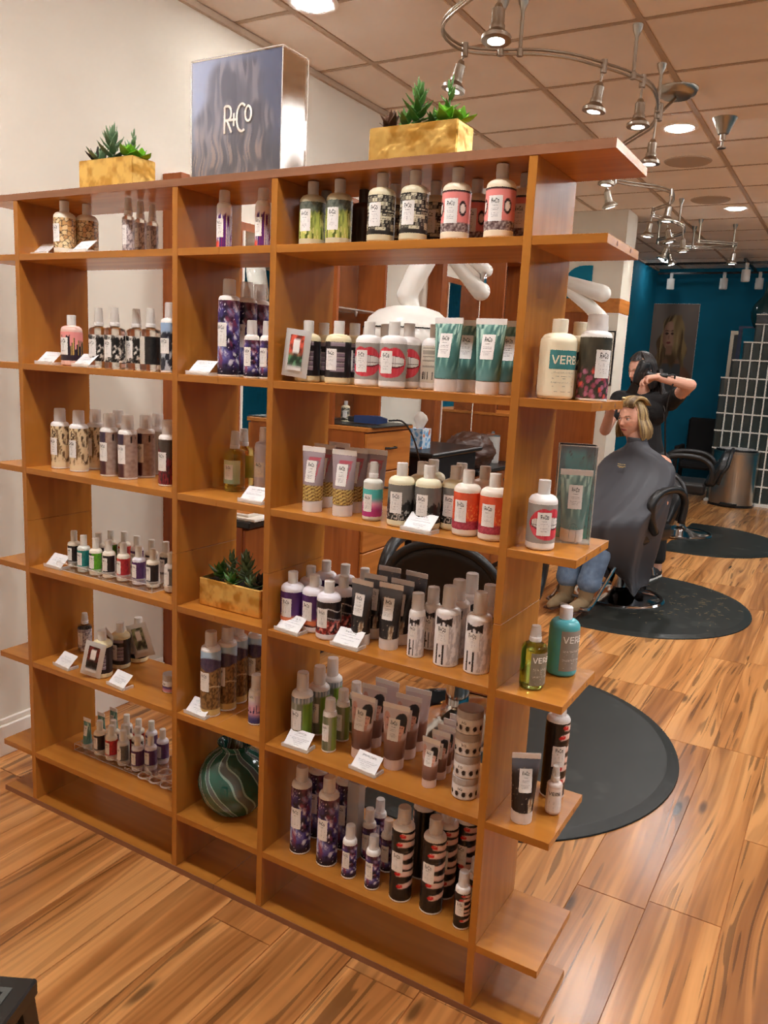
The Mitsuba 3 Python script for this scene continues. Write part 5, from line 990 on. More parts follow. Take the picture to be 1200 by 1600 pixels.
def planter(x0, x1, y0, y1, z, h, label, seed, plants):
    t = thing('gold_planter', label, 'planter'); w = .004; a = box(x0, x1, y0, y1, z, z + h, .003)
    M_ = manifold3d.Manifold(manifold3d.Mesh(np.asarray(a.vertices, np.float32), np.asarray(a.faces, np.uint32))) - manifold3d.Manifold.cube([x1 - x0 - 2 * w, y1 - y0 - 2 * w, h]).translate([x0 + w, y0 + w, z + .012])
    mm = M_.refine_to_length(.012).to_mesh(); v = np.array(mm.vert_properties[:, :3]); f = np.array(mm.tri_verts)
    part(t, 'pot', tri(v, f), 'gold_leaf', 30); part(t, 'soil', box(x0 + w, x1 - w, y0 + w, y1 - w, z + .012, z + h - .012), 'soil')
    g = thing('succulent_arrangement', f'artificial succulents growing in {label}', 'plant')
    for n, p in enumerate(plants): sprig(g, *p, seed=seed * 50 + n)
    return t
zt = TOPS[0]
planter(-.402, -.181, .03, .117, zt, .082, 'small gold box planter at left on the top board', 1, [
    ((-.36, .07, zt + .072), .016, 14, .055, .011, 'leaf_dark'), ((-.305, .07, zt + .072), .075, 22, .060, .011, 'leaf_sage'), ((-.34, .06, zt + .070), .012, 8, .060, .012, 'leaf_sage'), ((-.25, .085, zt + .07), .04, 10, .045, .010, 'leaf_sage'), ((-.225, .075, zt + .07), .07, 9, .036, .007, 'leaf_sage'), ((-.225, .06, zt + .078), .014, 12, .046, .018, 'leaf_lime'), ((-.195, .075, zt + .076), .008, 7, .036, .016, 'leaf_lime')])
planter(.586, .811, .03, .112, zt, .078, 'larger gold box planter at right on the top board', 2, [
    ((.62, .07, zt + .07), .022, 16, .044, .011, 'leaf_brown'), ((.69, .07, zt + .068), .085, 26, .052, .010, 'leaf_green'), ((.67, .055, zt + .068), .02, 9, .055, .011, 'leaf_green'), ((.765, .075, zt + .068), .085, 9, .046, .008, 'leaf_green'), ((.765, .06, zt + .076), .016, 13, .042, .017, 'leaf_lime'), ((.80, .06, zt + .072), .008, 8, .038, .016, 'leaf_lime'), ((.725, .085, zt + .068), .03, 8, .045, .01, 'leaf_green')])
z4 = TOPS[4]
planter(.055, .281, .052, .150, z4, .082, 'dark gold box planter in the middle bay', 3, [
    ((.10, .095, z4 + .07), .03, 14, .050, .014, 'leaf_green'), ((.13, .11, z4 + .07), .07, 14, .044, .009, 'leaf_sage'), ((.195, .095, z4 + .07), .075, 24, .055, .011, 'leaf_sage'), ((.25, .09, z4 + .07), .02, 13, .045, .014, 'leaf_dark'), ((.165, .07, z4 + .07), .015, 10, .05, .011, 'leaf_green'), ((.235, .075, z4 + .07), .02, 10, .045, .012, 'leaf_sage')])
def swirl_fn(p, n, uv):
    x, y, z = p.x - .138, p.y - .128, p.z - .194
    a = dr.atan2(x, -y) / 6.28318 + 0.30 * z / .25 + .10 * noise(x * 12, y * 12, z * 12)
    s = a * 9 - dr.floor(a * 9); s2 = fbm(p.x * 22, p.y * 22, p.z * 14, 3)
    c = mix(lin(10, 58, 50), lin(22, 96, 80), s2); c = mix(c, lin(78, 96, 98), smoothstep(.58, .62, s) * smoothstep(.96, .92, s))
    return mix(c, lin(132, 168, 160), smoothstep(.05, .02, dr.abs(s - .60)) + smoothstep(.05, .02, dr.abs(s - .94)))
scene['swirl_glass'] = {'type': 'twosided', 'b': {'type': 'principled', 'base_color': proc(swirl_fn), 'roughness': 0.06, 'specular': 0.7, 'clearcoat': 1.0, 'clearcoat_gloss': 0.97}}
t = thing('glass_vase', 'round marbled teal green glass vase in the middle bay, sixth shelf', 'vase')
part(t, 'body', lathe([(0, 0), (.055, 0), (.075, .010), (.108, .050), (.122, .092), (.124, .112), (.117, .148), (.098, .184), (.070, .208), (.050, .219), (.046, .226), (.056, .240), (.062, .247), (.058, .249), (.042, .230), (.04, .2), (0, .19)], 56), 'swirl_glass', True, mat4((.138, .128, TOPS[6]), 0, .90))

# ------------------------------------------------------------------ styling stations along the left wall
def handle(t, x, y, z, w=.10):
    return part(t, 'handle', cat(tube([(x, y - w / 2, z), (x + .022, y - w / 2 + .012, z), (x + .022, y + w / 2 - .012, z), (x, y + w / 2, z)], .006, 8)), 'black_plastic', True)
def station(y0, ym0, ym1, yb0, yb1, no, bottom=.0):
    t = thing('styling_station', f'wooden styling station with mirror and drawers, {no} along the left wall', 'styling station')
    w = 'station_wood'
    part(t, 'side_post', box(WX, -.94, y0, y0 + .07, 0, 2.315, .002), w)
    part(t, 'back_panel', box(WX, WX + .03, y0 + .07, yb1, .86, 2.20, .002), w)
    part(t, 'mirror_frame', cat(box(WX + .03, WX + .038, ym0 - .012, ym0, .90, 2.16), box(WX + .03, WX + .038, ym1, ym1 + .012, .90, 2.16)), 'white_paint')
    part(t, 'mirror', box(WX + .031, WX + .036, ym0, ym1, .90, 2.16), 'mirror_glass')
    part(t, 'countertop', box(WX + .03, -.60, y0 + .07, yb0, .82, .85, .004), 'black_plastic')
    part(t, 'cabinet_body', box(WX + .03, -.64, y0 + .07, yb0, .08, .82, .002), w)
    part(t, 'toe_kick', box(WX + .03, -.70, y0 + .07, yb1, 0, .08), 'black_plastic')
    for k, (a, b) in enumerate(((y0 + .075, (y0 + yb0) / 2 + .03), ((y0 + yb0) / 2 + .036, yb0 - .004))):
        d = part(t, 'door', box(-.64, -.622, a, b, .09, .81, .003), w); handle(d, -.622, (a + b) / 2, .74)
    part(t, 'niche_side', box(WX + .03, -.83, yb0, yb0 + .022, 1.222, 2.40, .002), w); part(t, 'niche_side', box(WX + .03, -.83, yb1 - .022, yb1, 1.222, 2.40, .002), w)
    part(t, 'niche_top', box(WX + .03, -.83, yb0, yb1, 2.40, 2.425, .002), w); part(t, 'niche_mirror', box(WX + .031, WX + .036, yb0 + .022, yb1 - .022, 1.222, 2.40), 'mirror_glass')
    s = part(t, 'glass_shelf', box(WX + .04, -.85, yb0 + .024, yb1 - .024, 1.850, 1.857), 'acrylic_edge')
    for y in (yb0 + .05, (yb0 + yb1) / 2, yb1 - .05): part(s, 'shelf_clip', lathe([(0, 1.815), (.006, 1.82), (.009, 1.835), (.007, 1.85), (0, 1.85)], 10), 'chrome', True, mat4((-.87, y, 0)))
    part(t, 'drawer_tower', box(WX + .03, -.622, yb0, yb1 - .02, .08, 1.20, .002), w); part(t, 'tower_top', box(WX + .03, -.598, yb0 - .004, yb1 - .014, 1.20, 1.222, .002), 'drawer_wood')
    for a, b in ((.975, 1.19), (.755, .967), (.535, .747), (.315, .527), (.095, .307)):
        d = part(t, 'drawer', box(-.622, -.602, yb0 + .004, yb1 - .026, a, b, .003), 'drawer_wood'); handle(d, -.602, (yb0 + yb1) / 2 - .01, (a + b) / 2 + .02)
    return t
station(.99, 1.49, 1.98, 2.025, 2.54, 'nearest')
station(3.47, 3.74, 4.28, 4.32, 4.84, 'farther')
# pier with wood band, art print and a teal arched panel
t = thing('cream_pier', 'cream pier with an orange wood band and a teal arched panel, left of the poster', 'pillar')
part(t, 'shaft', box(WX, -.40, 6.07, 6.43, 2.262, CEIL), 'cream_paint'); part(t, 'wood_band', box(WX, -.396, 6.066, 6.434, 2.13, 2.262, .004), 'drawer_wood'); part(t, 'lower_shaft', box(WX, -.40, 6.07, 6.43, 0, 2.13), 'cream_paint')
a = np.radians(np.linspace(180, 90, 16)); pl = [(-.68, 2.262)] + [(-.94, 2.262)] + [(-.76 + .18 * math.cos(s), 2.40 + .16 * math.sin(s)) for s in a] + [(-.68, 2.56)]
import shapely.geometry as sg
m = trimesh.creation.extrude_polygon(sg.Polygon(pl), .012, engine='earcut'); m.vertices = m.vertices[:, [0, 2, 1]] * [1, -1, 1] + [0, 6.07, 0]; m.invert()
part(t, 'arched_panel', m, 'teal_paint')
part(t, 'wood_panel', box(-1.0, -.52, 6.056, 6.07, .3, 1.42, .002), 'station_wood'); part(t, 'wood_panel', box(-1.0, -.62, 6.056, 6.07, 1.425, 2.13, .002), 'station_wood')
t = thing('framed_print', 'narrow framed black and white print on the cream pier', 'framed picture')
x0, x1, z0, z1 = -.500, -.404, 1.46, 1.965
part(t, 'frame', cat(box(x0, x1, 6.048, 6.068, z1 - .012, z1), box(x0, x1, 6.048, 6.068, z0, z0 + .012), box(x0, x0 + .010, 6.048, 6.068, z0, z1), box(x1 - .010, x1, 6.048, 6.068, z0, z1)), 'black_plastic')
part(t, 'mount', box(x0 + .01, x1 - .01, 6.060, 6.066, z0 + .012, z1 - .012), 'white_paint')
n, n2 = 18, 50; X, Z = np.meshgrid(np.linspace(x0 + .028, x1 - .022, n), np.linspace(z0 + .13, z1 - .10, n2)); k = mx(C(40, 40, 40), C(214, 210, 200), (N(np.floor(X * 130), np.floor(Z * 70), 0, 6) > .55) * 1.0); i, j = np.meshgrid(np.arange(n2 - 1), np.arange(n - 1), indexing='ij'); b = i * n + j; q = np.stack([b, b + 1, b + n + 1, b + n], -1).reshape(-1, 4)
part(t, 'print', tri(np.stack([X, 0 * X + 6.059, Z], -1).reshape(-1, 3), np.vstack([q[:, [0, 1, 2]], q[:, [0, 2, 3]]])), 'paper', True, color=nlin(k.reshape(-1, 3)))
# tools on the stations
t = thing('station_mat', 'dark grey rubber mat on the drawer tower top', 'mat')
part(t, 'sheet', box(-1.0, -.575, 2.06, 2.47, 1.222, 1.228, .001), 'mat_rubber')
t = thing('hair_clipper', 'blue hair clipper lying on the dark mat', 'hair clipper')
Mc = mat4((-.70, 2.20, 1.254), 20)
part(t, 'body', hull([(-.085, y, z) for y in (-.018, .018) for z in (-.018, .02)] + [(.05, y, z) for y in (-.022, .022) for z in (-.022, .024)] + [(.10, y, z) for y in (-.012, .012) for z in (-.012, .012)]), 'blue_plastic', False, Mc); part(t, 'blade', box(-.118, -.084, -.020, .020, -.014, .014, .003), 'black_plastic', False, Mc)
part(t, 'cord', tube(spline([(-.60, 2.24, 1.255), (-.54, 2.30, 1.25), (-.52, 2.40, 1.15), (-.53, 2.52, .98), (-.60, 2.62, .90)], 24), .005, 6), 'black_plastic', True)
t = thing('shampoo_bottle', 'cream patterned bottle standing in the station niche', 'bottle')
for pn, d in make('tile'): put(t, pn, d, mat4((-.90, 2.26, 1.222), 25, .8))
t = thing('tool_cart', 'low black cart between the stations carrying the tissue box', 'cart')
part(t, 'top', box(-.98, -.52, 2.66, 3.40, 1.015, 1.045, .008), 'black_plastic'); part(t, 'body', box(-.95, -.55, 2.70, 3.36, .06, 1.015, .006), 'black_plastic')
for x in (-.9, -.6):
    for y in (2.75, 3.31): part(t, 'caster', lathe([(0, 0), (.028, .004), (.03, .03), (.028, .058), (0, .06)], 12), 'black_plastic', True, mat4((x, y, 0)))
t = thing('tissue_box', 'pale blue tissue box with blue dots and a raised white tissue', 'tissue box')
n = 26; fx = []; 
def tcol(U, V, s): 
    d, e, w = cells(U * 34 + 20 + s * 7, V * 34 + 20, 5); c = np.broadcast_to(C(196, 206, 214), U.shape + (3,)).copy(); c = mx(c, mx(C(80, 140, 190), C(140, 176, 206), w), ss(.40, .34, d)); return mx(c, C(206, 110, 60), (w > .9) * ss(.40, .34, d))
vs, fs, cs = [], [], []; o = 0; bx0, by0, sx, sy, sz = -.82, 2.86, .115, .115, .125
for s, (p0, du, dv) in enumerate((((bx0, by0, 1.045), (sx, 0, 0), (0, 0, sz)), ((bx0 + sx, by0, 1.045), (0, sy, 0), (0, 0, sz)), ((bx0 + sx, by0 + sy, 1.045), (-sx, 0, 0), (0, 0, sz)), ((bx0, by0 + sy, 1.045), (0, -sy, 0), (0, 0, sz)), ((bx0, by0, 1.045 + sz), (sx, 0, 0), (0, sy, 0)))):
    U, V = np.meshgrid(np.linspace(0, 1, n), np.linspace(0, 1, n)); p0, du, dv = map(np.array, (p0, du, dv)); vs.append((p0 + U[..., None] * du + V[..., None] * dv).reshape(-1, 3)); cs.append(tcol(U * .12, V * .12, s).reshape(-1, 3)); i, j = np.meshgrid(np.arange(n - 1), np.arange(n - 1), indexing='ij'); b = i * n + j + o; q = np.stack([b, b + 1, b + n + 1, b + n], -1).reshape(-1, 4); fs.append(np.vstack([q[:, [0, 1, 2]], q[:, [0, 2, 3]]])); o += n * n
part(t, 'carton', tri(np.vstack(vs), np.vstack(fs)), 'paper', False, color=nlin(np.vstack(cs)))
part(t, 'tissue', loft([[(-.762 + r_ * math.cos(s) * (1 + .35 * math.sin(3 * s + 1)), 2.918 + r_ * .5 * math.sin(s) * (1 + .3 * math.sin(2 * s)), z) for s in np.linspace(0, 2 * np.pi, 18, endpoint=False)] for r_, z in ((.022, 1.17), (.030, 1.19), (.045, 1.225), (.038, 1.25), (.012, 1.275))]), 'white_paint', True)
# brown cape heaped on the second counter, jar, bottles
g = trimesh.creation.icosphere(4); v = g.vertices.copy(); d = 1 + .22 * (N(v[:, 0] * 3 + 5, v[:, 1] * 3, v[:, 2] * 3, 4) - .5) + .16 * np.abs(N(v[:, 0] * 7, v[:, 1] * 7 + 3, v[:, 2] * 7, 8) - .5); g.vertices = v * d[:, None] * [.16, .30, .15]; g.vertices[:, 2] = np.maximum(g.vertices[:, 2] + .10, 0)
single('folded_cape', moved(g, mat4((-.78, 3.76, .851))), 'brown_nylon', 'crumpled brown nylon cape heaped on the second station counter', 'cape', True)
t = thing('disinfectant_jar', 'clear comb jar with chrome lid beside the brown cape', 'jar')
Mj = mat4((-.76, 4.14, .85)); part(t, 'glass', lathe([(0, 0), (.055, 0), (.058, .01), (.058, .20), (.052, .21), (.05, .20), (.05, .012), (0, .01)], 24), 'acrylic_edge', 40, Mj); part(t, 'lid', lathe([(0, .245), (.012, .24), (.014, .225), (.05, .222), (.06, .215), (.06, .207), (0, .207)], 20), 'chrome', 40, Mj); part(t, 'combs', cat(box(-.02, -.012, -.03, .02, .02, .19), box(.008, .016, -.02, .03, .02, .18)), 'black_plastic', False, Mj)
t = thing('magazine', 'open magazine on a white tray at the nearest station', 'magazine'); part(t, 'tray', box(-.92, -.585, 1.08, 1.42, .85, .862, .002), 'white_paint'); part(t, 'pages', box(-.90, -.64, 1.10, 1.40, .862, .872, .002), 'cream_paint')
part(t, 'cover_print', box(-.88, -.66, 1.12, 1.38, .872, .873), 'drawer_wood')
# white hair processors
def arm_shell(pts, rad, flat_=.6):
    return bones([(pts[k], rad[k], pts[k + 1], rad[k + 1]) for k in range(len(pts) - 1)], .02, 8)
t = thing('hooded_dryer', 'white hooded hair processor seen through the right bay', 'hair dryer hood')
prof = [(.24, -.12), (.245, -.06), (.24, 0), (.215, .055), (.165, .095), (.09, .118), (0, .125), (0, .118), (.16, .088), (.21, .05), (.232, 0), (.236, -.06), (.232, -.12), (.24, -.12)]
part(t, 'hood', lathe(prof, 40), 'white_gloss', 30, mat4((-.52, 2.26, 1.755)))
part(t, 'seam_band', lathe([(.2465, -.002), (.2475, .0), (.2425, .004)], 40), 'black_plastic', True, mat4((-.52, 2.26, 1.755)))
part(t, 'arm', arm_shell([(-.48, 2.24, 1.86), (-.515, 2.22, 1.93), (-.47, 2.24, 2.04), (-.41, 2.28, 2.16), (-.50, 2.6, 2.36), (-.95, 3.0, 2.45)], [.035, .055, .06, .05, .045, .05]), 'white_gloss', True)
t = thing('processor_arm', 'white folded processor arm before the second station mirror', 'hair processor')
part(t, 'lower_shell', arm_shell([(-.84, 3.40, 2.27), (-.72, 3.40, 2.15), (-.615, 3.40, 2.065)], [.035, .045, .062]), 'white_gloss', True); part(t, 'upper_shell', arm_shell([(-.82, 3.43, 2.36), (-.70, 3.43, 2.27), (-.60, 3.43, 2.20)], [.03, .04, .045]), 'white_gloss', True)
part(t, 'joint', lathe([(0, .0), (.02, 0), (.02, .08), (0, .08)], 12), 'chrome', True, mat4((-.60, 3.40, 2.10))); part(t, 'wall_mount', tube([(-.84, 3.41, 2.33), (-1.04, 3.44, 2.40)], .03, 10), 'white_gloss', True)
t = thing('processor_arm', 'white forked processor arm before the cream pier', 'hair processor')
part(t, 'upper_shell', arm_shell([(-.98, 5.6, 2.44), (-.76, 5.58, 2.36), (-.42, 5.55, 2.255)], [.04, .055, .075]), 'white_gloss', True); part(t, 'lower_shell', arm_shell([(-.98, 5.6, 2.40), (-.74, 5.6, 2.29), (-.54, 5.6, 2.15), (-.44, 5.6, 2.06), (-.42, 5.6, 1.96)], [.035, .05, .06, .065, .07]), 'white_gloss', True); part(t, 'wall_mount', tube([(-.98, 5.6, 2.42), (-1.04, 5.6, 2.42)], .05, 12), 'white_gloss', True)

# ------------------------------------------------------------------ mats, chairs
def dmat(y, label):
    t = thing('floor_mat', label, 'salon mat', 'black anti fatigue mats')
    def outline(inset, z):
        A = np.linspace(-np.pi / 2, np.pi / 2, 49); x0 = .24 + inset
        pts = [(.45 + (.77 - inset) * math.cos(s), y + (.83 - inset) * math.sin(s), z) for s in A]
        c = [(x0, y + .83 - inset, z), (x0, y + .30, z)] + [(x0 + .20 * math.cos(s), y + .24 * math.sin(s), z) for s in np.radians(np.linspace(80, -80, 13))] + [(x0, y - .30, z), (x0, y - .83 + inset, z)]
        return pts + c
    part(t, 'bevelled_edge', loft([outline(0, .0015), outline(.002, .006), outline(.045, .016), outline(.050, .0165)], True, False), 'mat_rubber', 30)
    o = outline(.050, .0165); m = trimesh.creation.extrude_polygon(sg.Polygon([(a, b) for a, b, c in o]).buffer(0), .002, engine='earcut'); m.apply_translation((0, 0, .0145)); part(t, 'top_sheet', m, 'mat_rubber')
    return t
dmat(1.47, 'black rubber salon mat nearest the display shelf'); dmat(4.02, 'black rubber salon mat under the seated client, littered with clippings'); dmat(6.72, 'black rubber salon mat farthest back, under the empty chair')
r = random.Random(5); cl = []
for k in range(110):
    a, b = r.uniform(.45, 1.05), 4.02 + r.gauss(0, .28); b = min(max(b, 3.40), 4.6); a = a if r.random() < .75 else r.uniform(.7, 1.15)
    if ((a - .45) / .7) ** 2 + ((b - 4.02) / .76) ** 2 > 1: continue
    L, th = r.uniform(.008, .035), r.uniform(0, 6.28); p = [(a + L * (s - .5) * math.cos(th) + .006 * math.sin(s * 3 + k), b + L * (s - .5) * math.sin(th), .0185 + .002 * math.sin(s * 3)) for s in np.linspace(0, 1, 4)]; cl.append(tube(p, .0014, 4))
single('hair_clippings', cat(*cl), 'blond_clip', 'scattered blond hair clippings on the middle mat', 'hair clippings', True, kind='stuff')
def rounded(pts, r): return manifold3d.Manifold.batch_hull([manifold3d.Manifold.sphere(r, 20).translate(list(map(float, p))) for p in pts])
def mtri(m): 
    q = m.to_mesh(); return tri(np.array(q.vert_properties[:, :3]), np.array(q.tri_verts))
SEAT = mtri(rounded([(x, y, z) for x in (-.21, .21) for y in (-.22, .17) for z in (.475, .52)], .04)); ARCH = [(.205 * math.sin(q), .30 + .085 * (.5 + .5 * math.cos(q)) if abs(q) < 1.6 else .30, .70 + .155 * math.cos(q)) for q in np.linspace(-1.57, 1.57, 13)]
BACK = mtri(rounded([(x, y + d, z) for x, y, z in ARCH for d in (-.03, .0)] + [(x, y, .56) for x in (-.19, .19) for y in (.22, .26)], .032))
ARM = [tube(spline([(s * .285, .24, .56), (s * .292, .25, .70), (s * .292, .17, .79), (s * .292, .02, .815), (s * .292, -.13, .80), (s * .292, -.215, .745), (s * .288, -.215, .66), (s * .28, -.16, .585), (s * .26, -.08, .53)], 44), np.r_[np.full(20, .026), np.full(21, .030)][:41], 12) for s in (-1, 1)]
RIM = tube(spline([(-.215, .31, .56), (-.232, .335, .66)] + [(.232 * math.sin(q), .33 + .075 * (.5 + .5 * math.cos(q)), .70 + .19 * math.cos(q)) for q in np.linspace(-1.4, 1.4, 11)] + [(.232, .335, .66), (.215, .31, .56)], 90), .019, 10)
BASE = lathe([(.30, 0), (.305, .004), (.30, .012), (.26, .022), (.13, .040), (.075, .058), (.06, .075), (.045, .09), (0, .09)], 48)
RING = lathe([(.285, .0), (.315, .003), (.318, .012), (.305, .022), (.285, .020)], 48)
COL = lathe([(0, .08), (.052, .08), (.052, .30), (.046, .31), (.034, .315), (.034, .46), (0, .46)], 28)
FOOT = cat(tube(spline([(-.14, -.18, .44), (-.15, -.32, .33), (-.15, -.50, .16), (-.15, -.60, .075), (-.13, -.66, .06), (.13, -.66, .06), (.15, -.60, .075), (.15, -.50, .16), (.15, -.32, .33), (.14, -.18, .44)], 60), .012, 8), tube([(-.14, -.55, .10), (.14, -.55, .10)], .010, 8))
LEVER = tube(spline([(.05, .02, .34), (.14, .04, .32), (.20, .06, .26), (.22, .06, .20)], 16), .007, 6)
parts_chair = dict(base=('chrome', BASE), base_ring=('chrome', RING), column=('chrome', COL), pump_lever=('chrome', LEVER), footrest=('chrome', FOOT), seat=('black_vinyl', SEAT), backrest=('black_vinyl', BACK), back_rim=('black_vinyl', RIM))
CH = {k: mikit.ply(m, b, 40) for k, (b, m) in parts_chair.items()}; CH['arm'] = mikit.ply(ARM[0], 'black_vinyl', True); CH['arm2'] = mikit.ply(ARM[1], 'black_vinyl', True)
def chair(x, y, a, label):
    t = thing('styling_chair', label, 'salon chair', 'black hydraulic styling chairs'); M = mat4((x, y, .012), a)
    for k in CH: put(t, 'arm' if k == 'arm2' else k, CH[k], M)
    return t
chair(.27, 1.47, 190, 'empty black styling chair nearest the display shelf, seen from behind its rim'); chair(.344, 4.0, -16, 'black styling chair in which the caped client sits'); chair(.24, 6.8, -84, 'empty black styling chair on the farthest mat, before the steel bin')
t = thing('waiting_chair', 'dark armchair in shade against the teal back wall', 'armchair')
part(t, 'seat', box(-.33, .12, 9.55, 10.0, .38, .48, .03), 'black_cotton', 30); part(t, 'backrest', box(-.33, .12, 9.98, 10.08, .42, 1.04, .03), 'black_cotton', 30)
for x in (-.40, .14): part(t, 'arm', cat(box(x, x + .05, 9.55, 10.05, .62, .67, .012), box(x, x + .05, 9.55, 9.60, 0, .63, .008), box(x, x + .05, 10.0, 10.05, 0, .63, .008)), 'black_cotton')

# ------------------------------------------------------------------ the back of the salon
struct('wall_partition', box(.86, 3.0, 9.5, 9.62, 0, 2.27), 'teal_paint'); skirting('baseboard_partition', .86, 3.0, 9.482, 9.5, 'y')
t = thing('glass_block_wall', 'stepped glass block screen with white grout behind the steel bin', 'glass block wall')
bw_, bh_ = .108, .2235; x00, z00 = .075, .03; colsz = [7, 8, 9, 10, 10, 10, 10]; nb = []
part(t, 'sill', box(.06, .845, 9.44, 9.57, 0, .03), 'white_paint')
gb = mikit.ply(hull([(sx * (bw_ / 2 - .008 - c), sy, sz * (bh_ / 2 - .008 - c)) for sx in (-1, 1) for sz in (-1, 1) for sy, c in ((-.045, .010), (.045, .010), (-.038, 0), (.038, 0))]), 'block_glass')
inner = mikit.ply(tube([(-.033, -.046, -.083), (.033, -.046, -.083), (.033, -.046, .083), (-.033, -.046, .083)], .0018, 4, True), 'slate')
for c in range(7):
    for k in range(colsz[c]):
        x, z = x00 + (c + .5) * bw_, z00 + (k + .5) * bh_; M = mat4((x, 9.505, z)); b = put(t, 'glass_block', gb, M); put(b, 'pressed_border', inner, M)
gr = []
for c in range(7):
    for k in range(colsz[c] + 1):
        if k > 0 or True: gr.append(box(x00 + c * bw_ + .004, x00 + (c + 1) * bw_ + .004, 9.466, 9.544, z00 + k * bh_ - .009, z00 + k * bh_ + .009))
    h = colsz[c]; gr.append(box(x00 + (c + 1) * bw_ - .0085, x00 + (c + 1) * bw_ + .0085, 9.465, 9.545, z00, z00 + h * bh_))
for g_ in gr: part(t, 'grout_joint', g_, 'white_paint')
t = thing('black_box', 'black box with a white top on the glass block screen', 'box'); part(t, 'carton', box(.41, .84, 9.44, 9.58, 2.272, 2.372, .003), 'black_plastic'); part(t, 'lid', box(.405, .845, 9.435, 9.585, 2.372, 2.386, .002), 'white_paint')
single('half_wall', box(.25, 1.4, 9.63, 9.98, 0, 2.22), 'teal_paint', 'teal half wall behind the glass block screen carrying the bottle vase', 'half wall')
t = thing('bottle_vase', 'large dark teal glass bottle vase at the right edge', 'vase'); part(t, 'body', lathe([(0, 0), (.07, 0), (.12, .04), (.155, .13), (.16, .21), (.13, .31), (.075, .375), (.04, .41), (.032, .46), (.034, .56), (.044, .575), (.036, .58), (.026, .56), (0, .5)], 36), 'teal_glass', True, mat4((.46, 9.78, 2.22)))
for n, (xa, xb, za, zb, mtl, lab) in enumerate(((.075, .25, 1.35, 2.20, 'nickel', 'grey framed panel hanging left of the blue frame'), (.17, .42, 1.35, 2.26, 'blue_plastic', 'dark blue framed panel behind the glass block screen'))):
    t = thing('wall_frame', lab, 'picture frame'); y = 9.90 - .03 * n; part(t, 'frame', cat(box(xa, xb, y, y + .03, zb - .05, zb), box(xa, xb, y, y + .03, za, za + .05), box(xa, xa + .045, y, y + .03, za, zb), box(xb - .045, xb, y, y + .03, za, zb)), mtl); part(t, 'panel', box(xa + .045, xb - .045, y + .012, y + .028, za + .05, zb - .05), 'slate')
t = thing('pedal_bin', 'brushed steel half round pedal bin before the glass blocks', 'waste bin')
A = np.radians(np.linspace(180, 360, 33)); o = [(.40 + .262 * math.cos(s), 9.30 + .20 * math.sin(s)) for s in A] + [(.662, 9.40), (.138, 9.40)]
def prism(o, z0, z1, grow=0.0): m = trimesh.creation.extrude_polygon(sg.Polygon(o).buffer(grow), z1 - z0, engine='earcut'); m.apply_translation((0, 0, z0)); return m
part(t, 'body', prism(o, .03, .665), 'steel', 30); part(t, 'plinth', prism(o, 0, .03, .006), 'black_plastic', 30); part(t, 'rim', prism(o, .665, .695, .006), 'nickel', 30); part(t, 'lid', prism(o, .695, .715, -.02), 'black_plastic', 30); part(t, 'pedal', box(.30, .50, 9.045, 9.12, .018, .055, .008), 'black_plastic')
part(t, 'liner', loft([[(.40 + .20 * f * math.cos(s) * (1 + .08 * math.sin(5 * s)), 9.29 + .13 * f * math.sin(s), z + .008 * math.sin(7 * s)) for s in np.linspace(0, 2 * np.pi, 30, endpoint=False)] for f, z in ((1.12, .712), (.9, .728), (.3, .735))]), 'clear_cap', True)
# poster of a long haired model, generic
t = thing('hair_poster', 'large unframed poster of a model with long wavy blond hair', 'poster')
px0, px1, pz0, pz1 = -1.09, -.43, 1.32, 2.575; nx, nz = 90, 150
X, Z = np.meshgrid(np.linspace(px0, px1, nx), np.linspace(pz0, pz1, nz)); U, V = (X - px0) / (px1 - px0), (Z - pz0) / (pz1 - pz0)
k = mx(C(126, 112, 104), C(142, 128, 118), V); x, y = (U - .5) / .5, V * 2 - 1
body = ss(.03, -.03, V - (.40 - .28 * np.clip(np.abs(x) - .25, 0, 1) ** 1.2)) * ss(.98, .9, np.abs(x)); k = mx(k, mx(C(150, 104, 80), C(122, 84, 64), N(U * 4, V * 5, 0, 2)), body); k = mx(k, C(92, 92, 92), ss(.36, .33, V) * ss(.52, .46, np.abs(x)))
st = N(U * 26 + 5 * N(V * 4, U * 3, 0, 3), V * 5, 0, 5); hw = .36 + .24 * ss(.85, .5, V) + .05 * np.sin(V * 26 + 2 * x); hm = ss(.05, -.03, np.abs(x - .02) - hw) * ss(.0, .05, .90 - .34 * (x - .02) ** 2 - V) * ss(.30, .40, V + .05 * np.sin(U * 26)); k = mx(k, mx(C(96, 74, 50), C(170, 142, 98), ss(.3, .7, st)), hm)
f = ss(1.06, .94, ((x + .10) / .27) ** 2 + ((V - .655) / .155) ** 2); k = mx(k, mx(C(186, 144, 120), C(150, 108, 86), ss(-.1, -.34, x)), f); k = mx(k, C(160, 118, 94), ss(.15, .11, np.abs(x + .06)) * ss(.42, .46, V) * ss(.56, .53, V))
for ex in (-.21, .02): k = mx(k, C(66, 44, 36), ss(1.2, .8, ((x - ex) / .075) ** 2 + ((V - .675) / .012) ** 2)); k = mx(k, C(104, 74, 56), ss(1.2, .8, ((x - ex) / .095) ** 2 + ((V - .705) / .007) ** 2))
k = mx(k, C(146, 100, 82), .6 * ss(1.2, .7, ((x + .12) / .035) ** 2 + ((V - .635) / .03) ** 2)); k = mx(k, C(134, 66, 62), ss(1.2, .8, ((x + .11) / .095) ** 2 + ((V - .575) / .013) ** 2))
k = mx(k, mx(C(112, 86, 56), C(190, 162, 114), st), ss(.03, -.03, np.abs(x - .16 - .35 * np.clip(.86 - V, 0, 1)) - .17) * ss(.50, .6, V) * ss(.895, .86, V)); k = k * .92
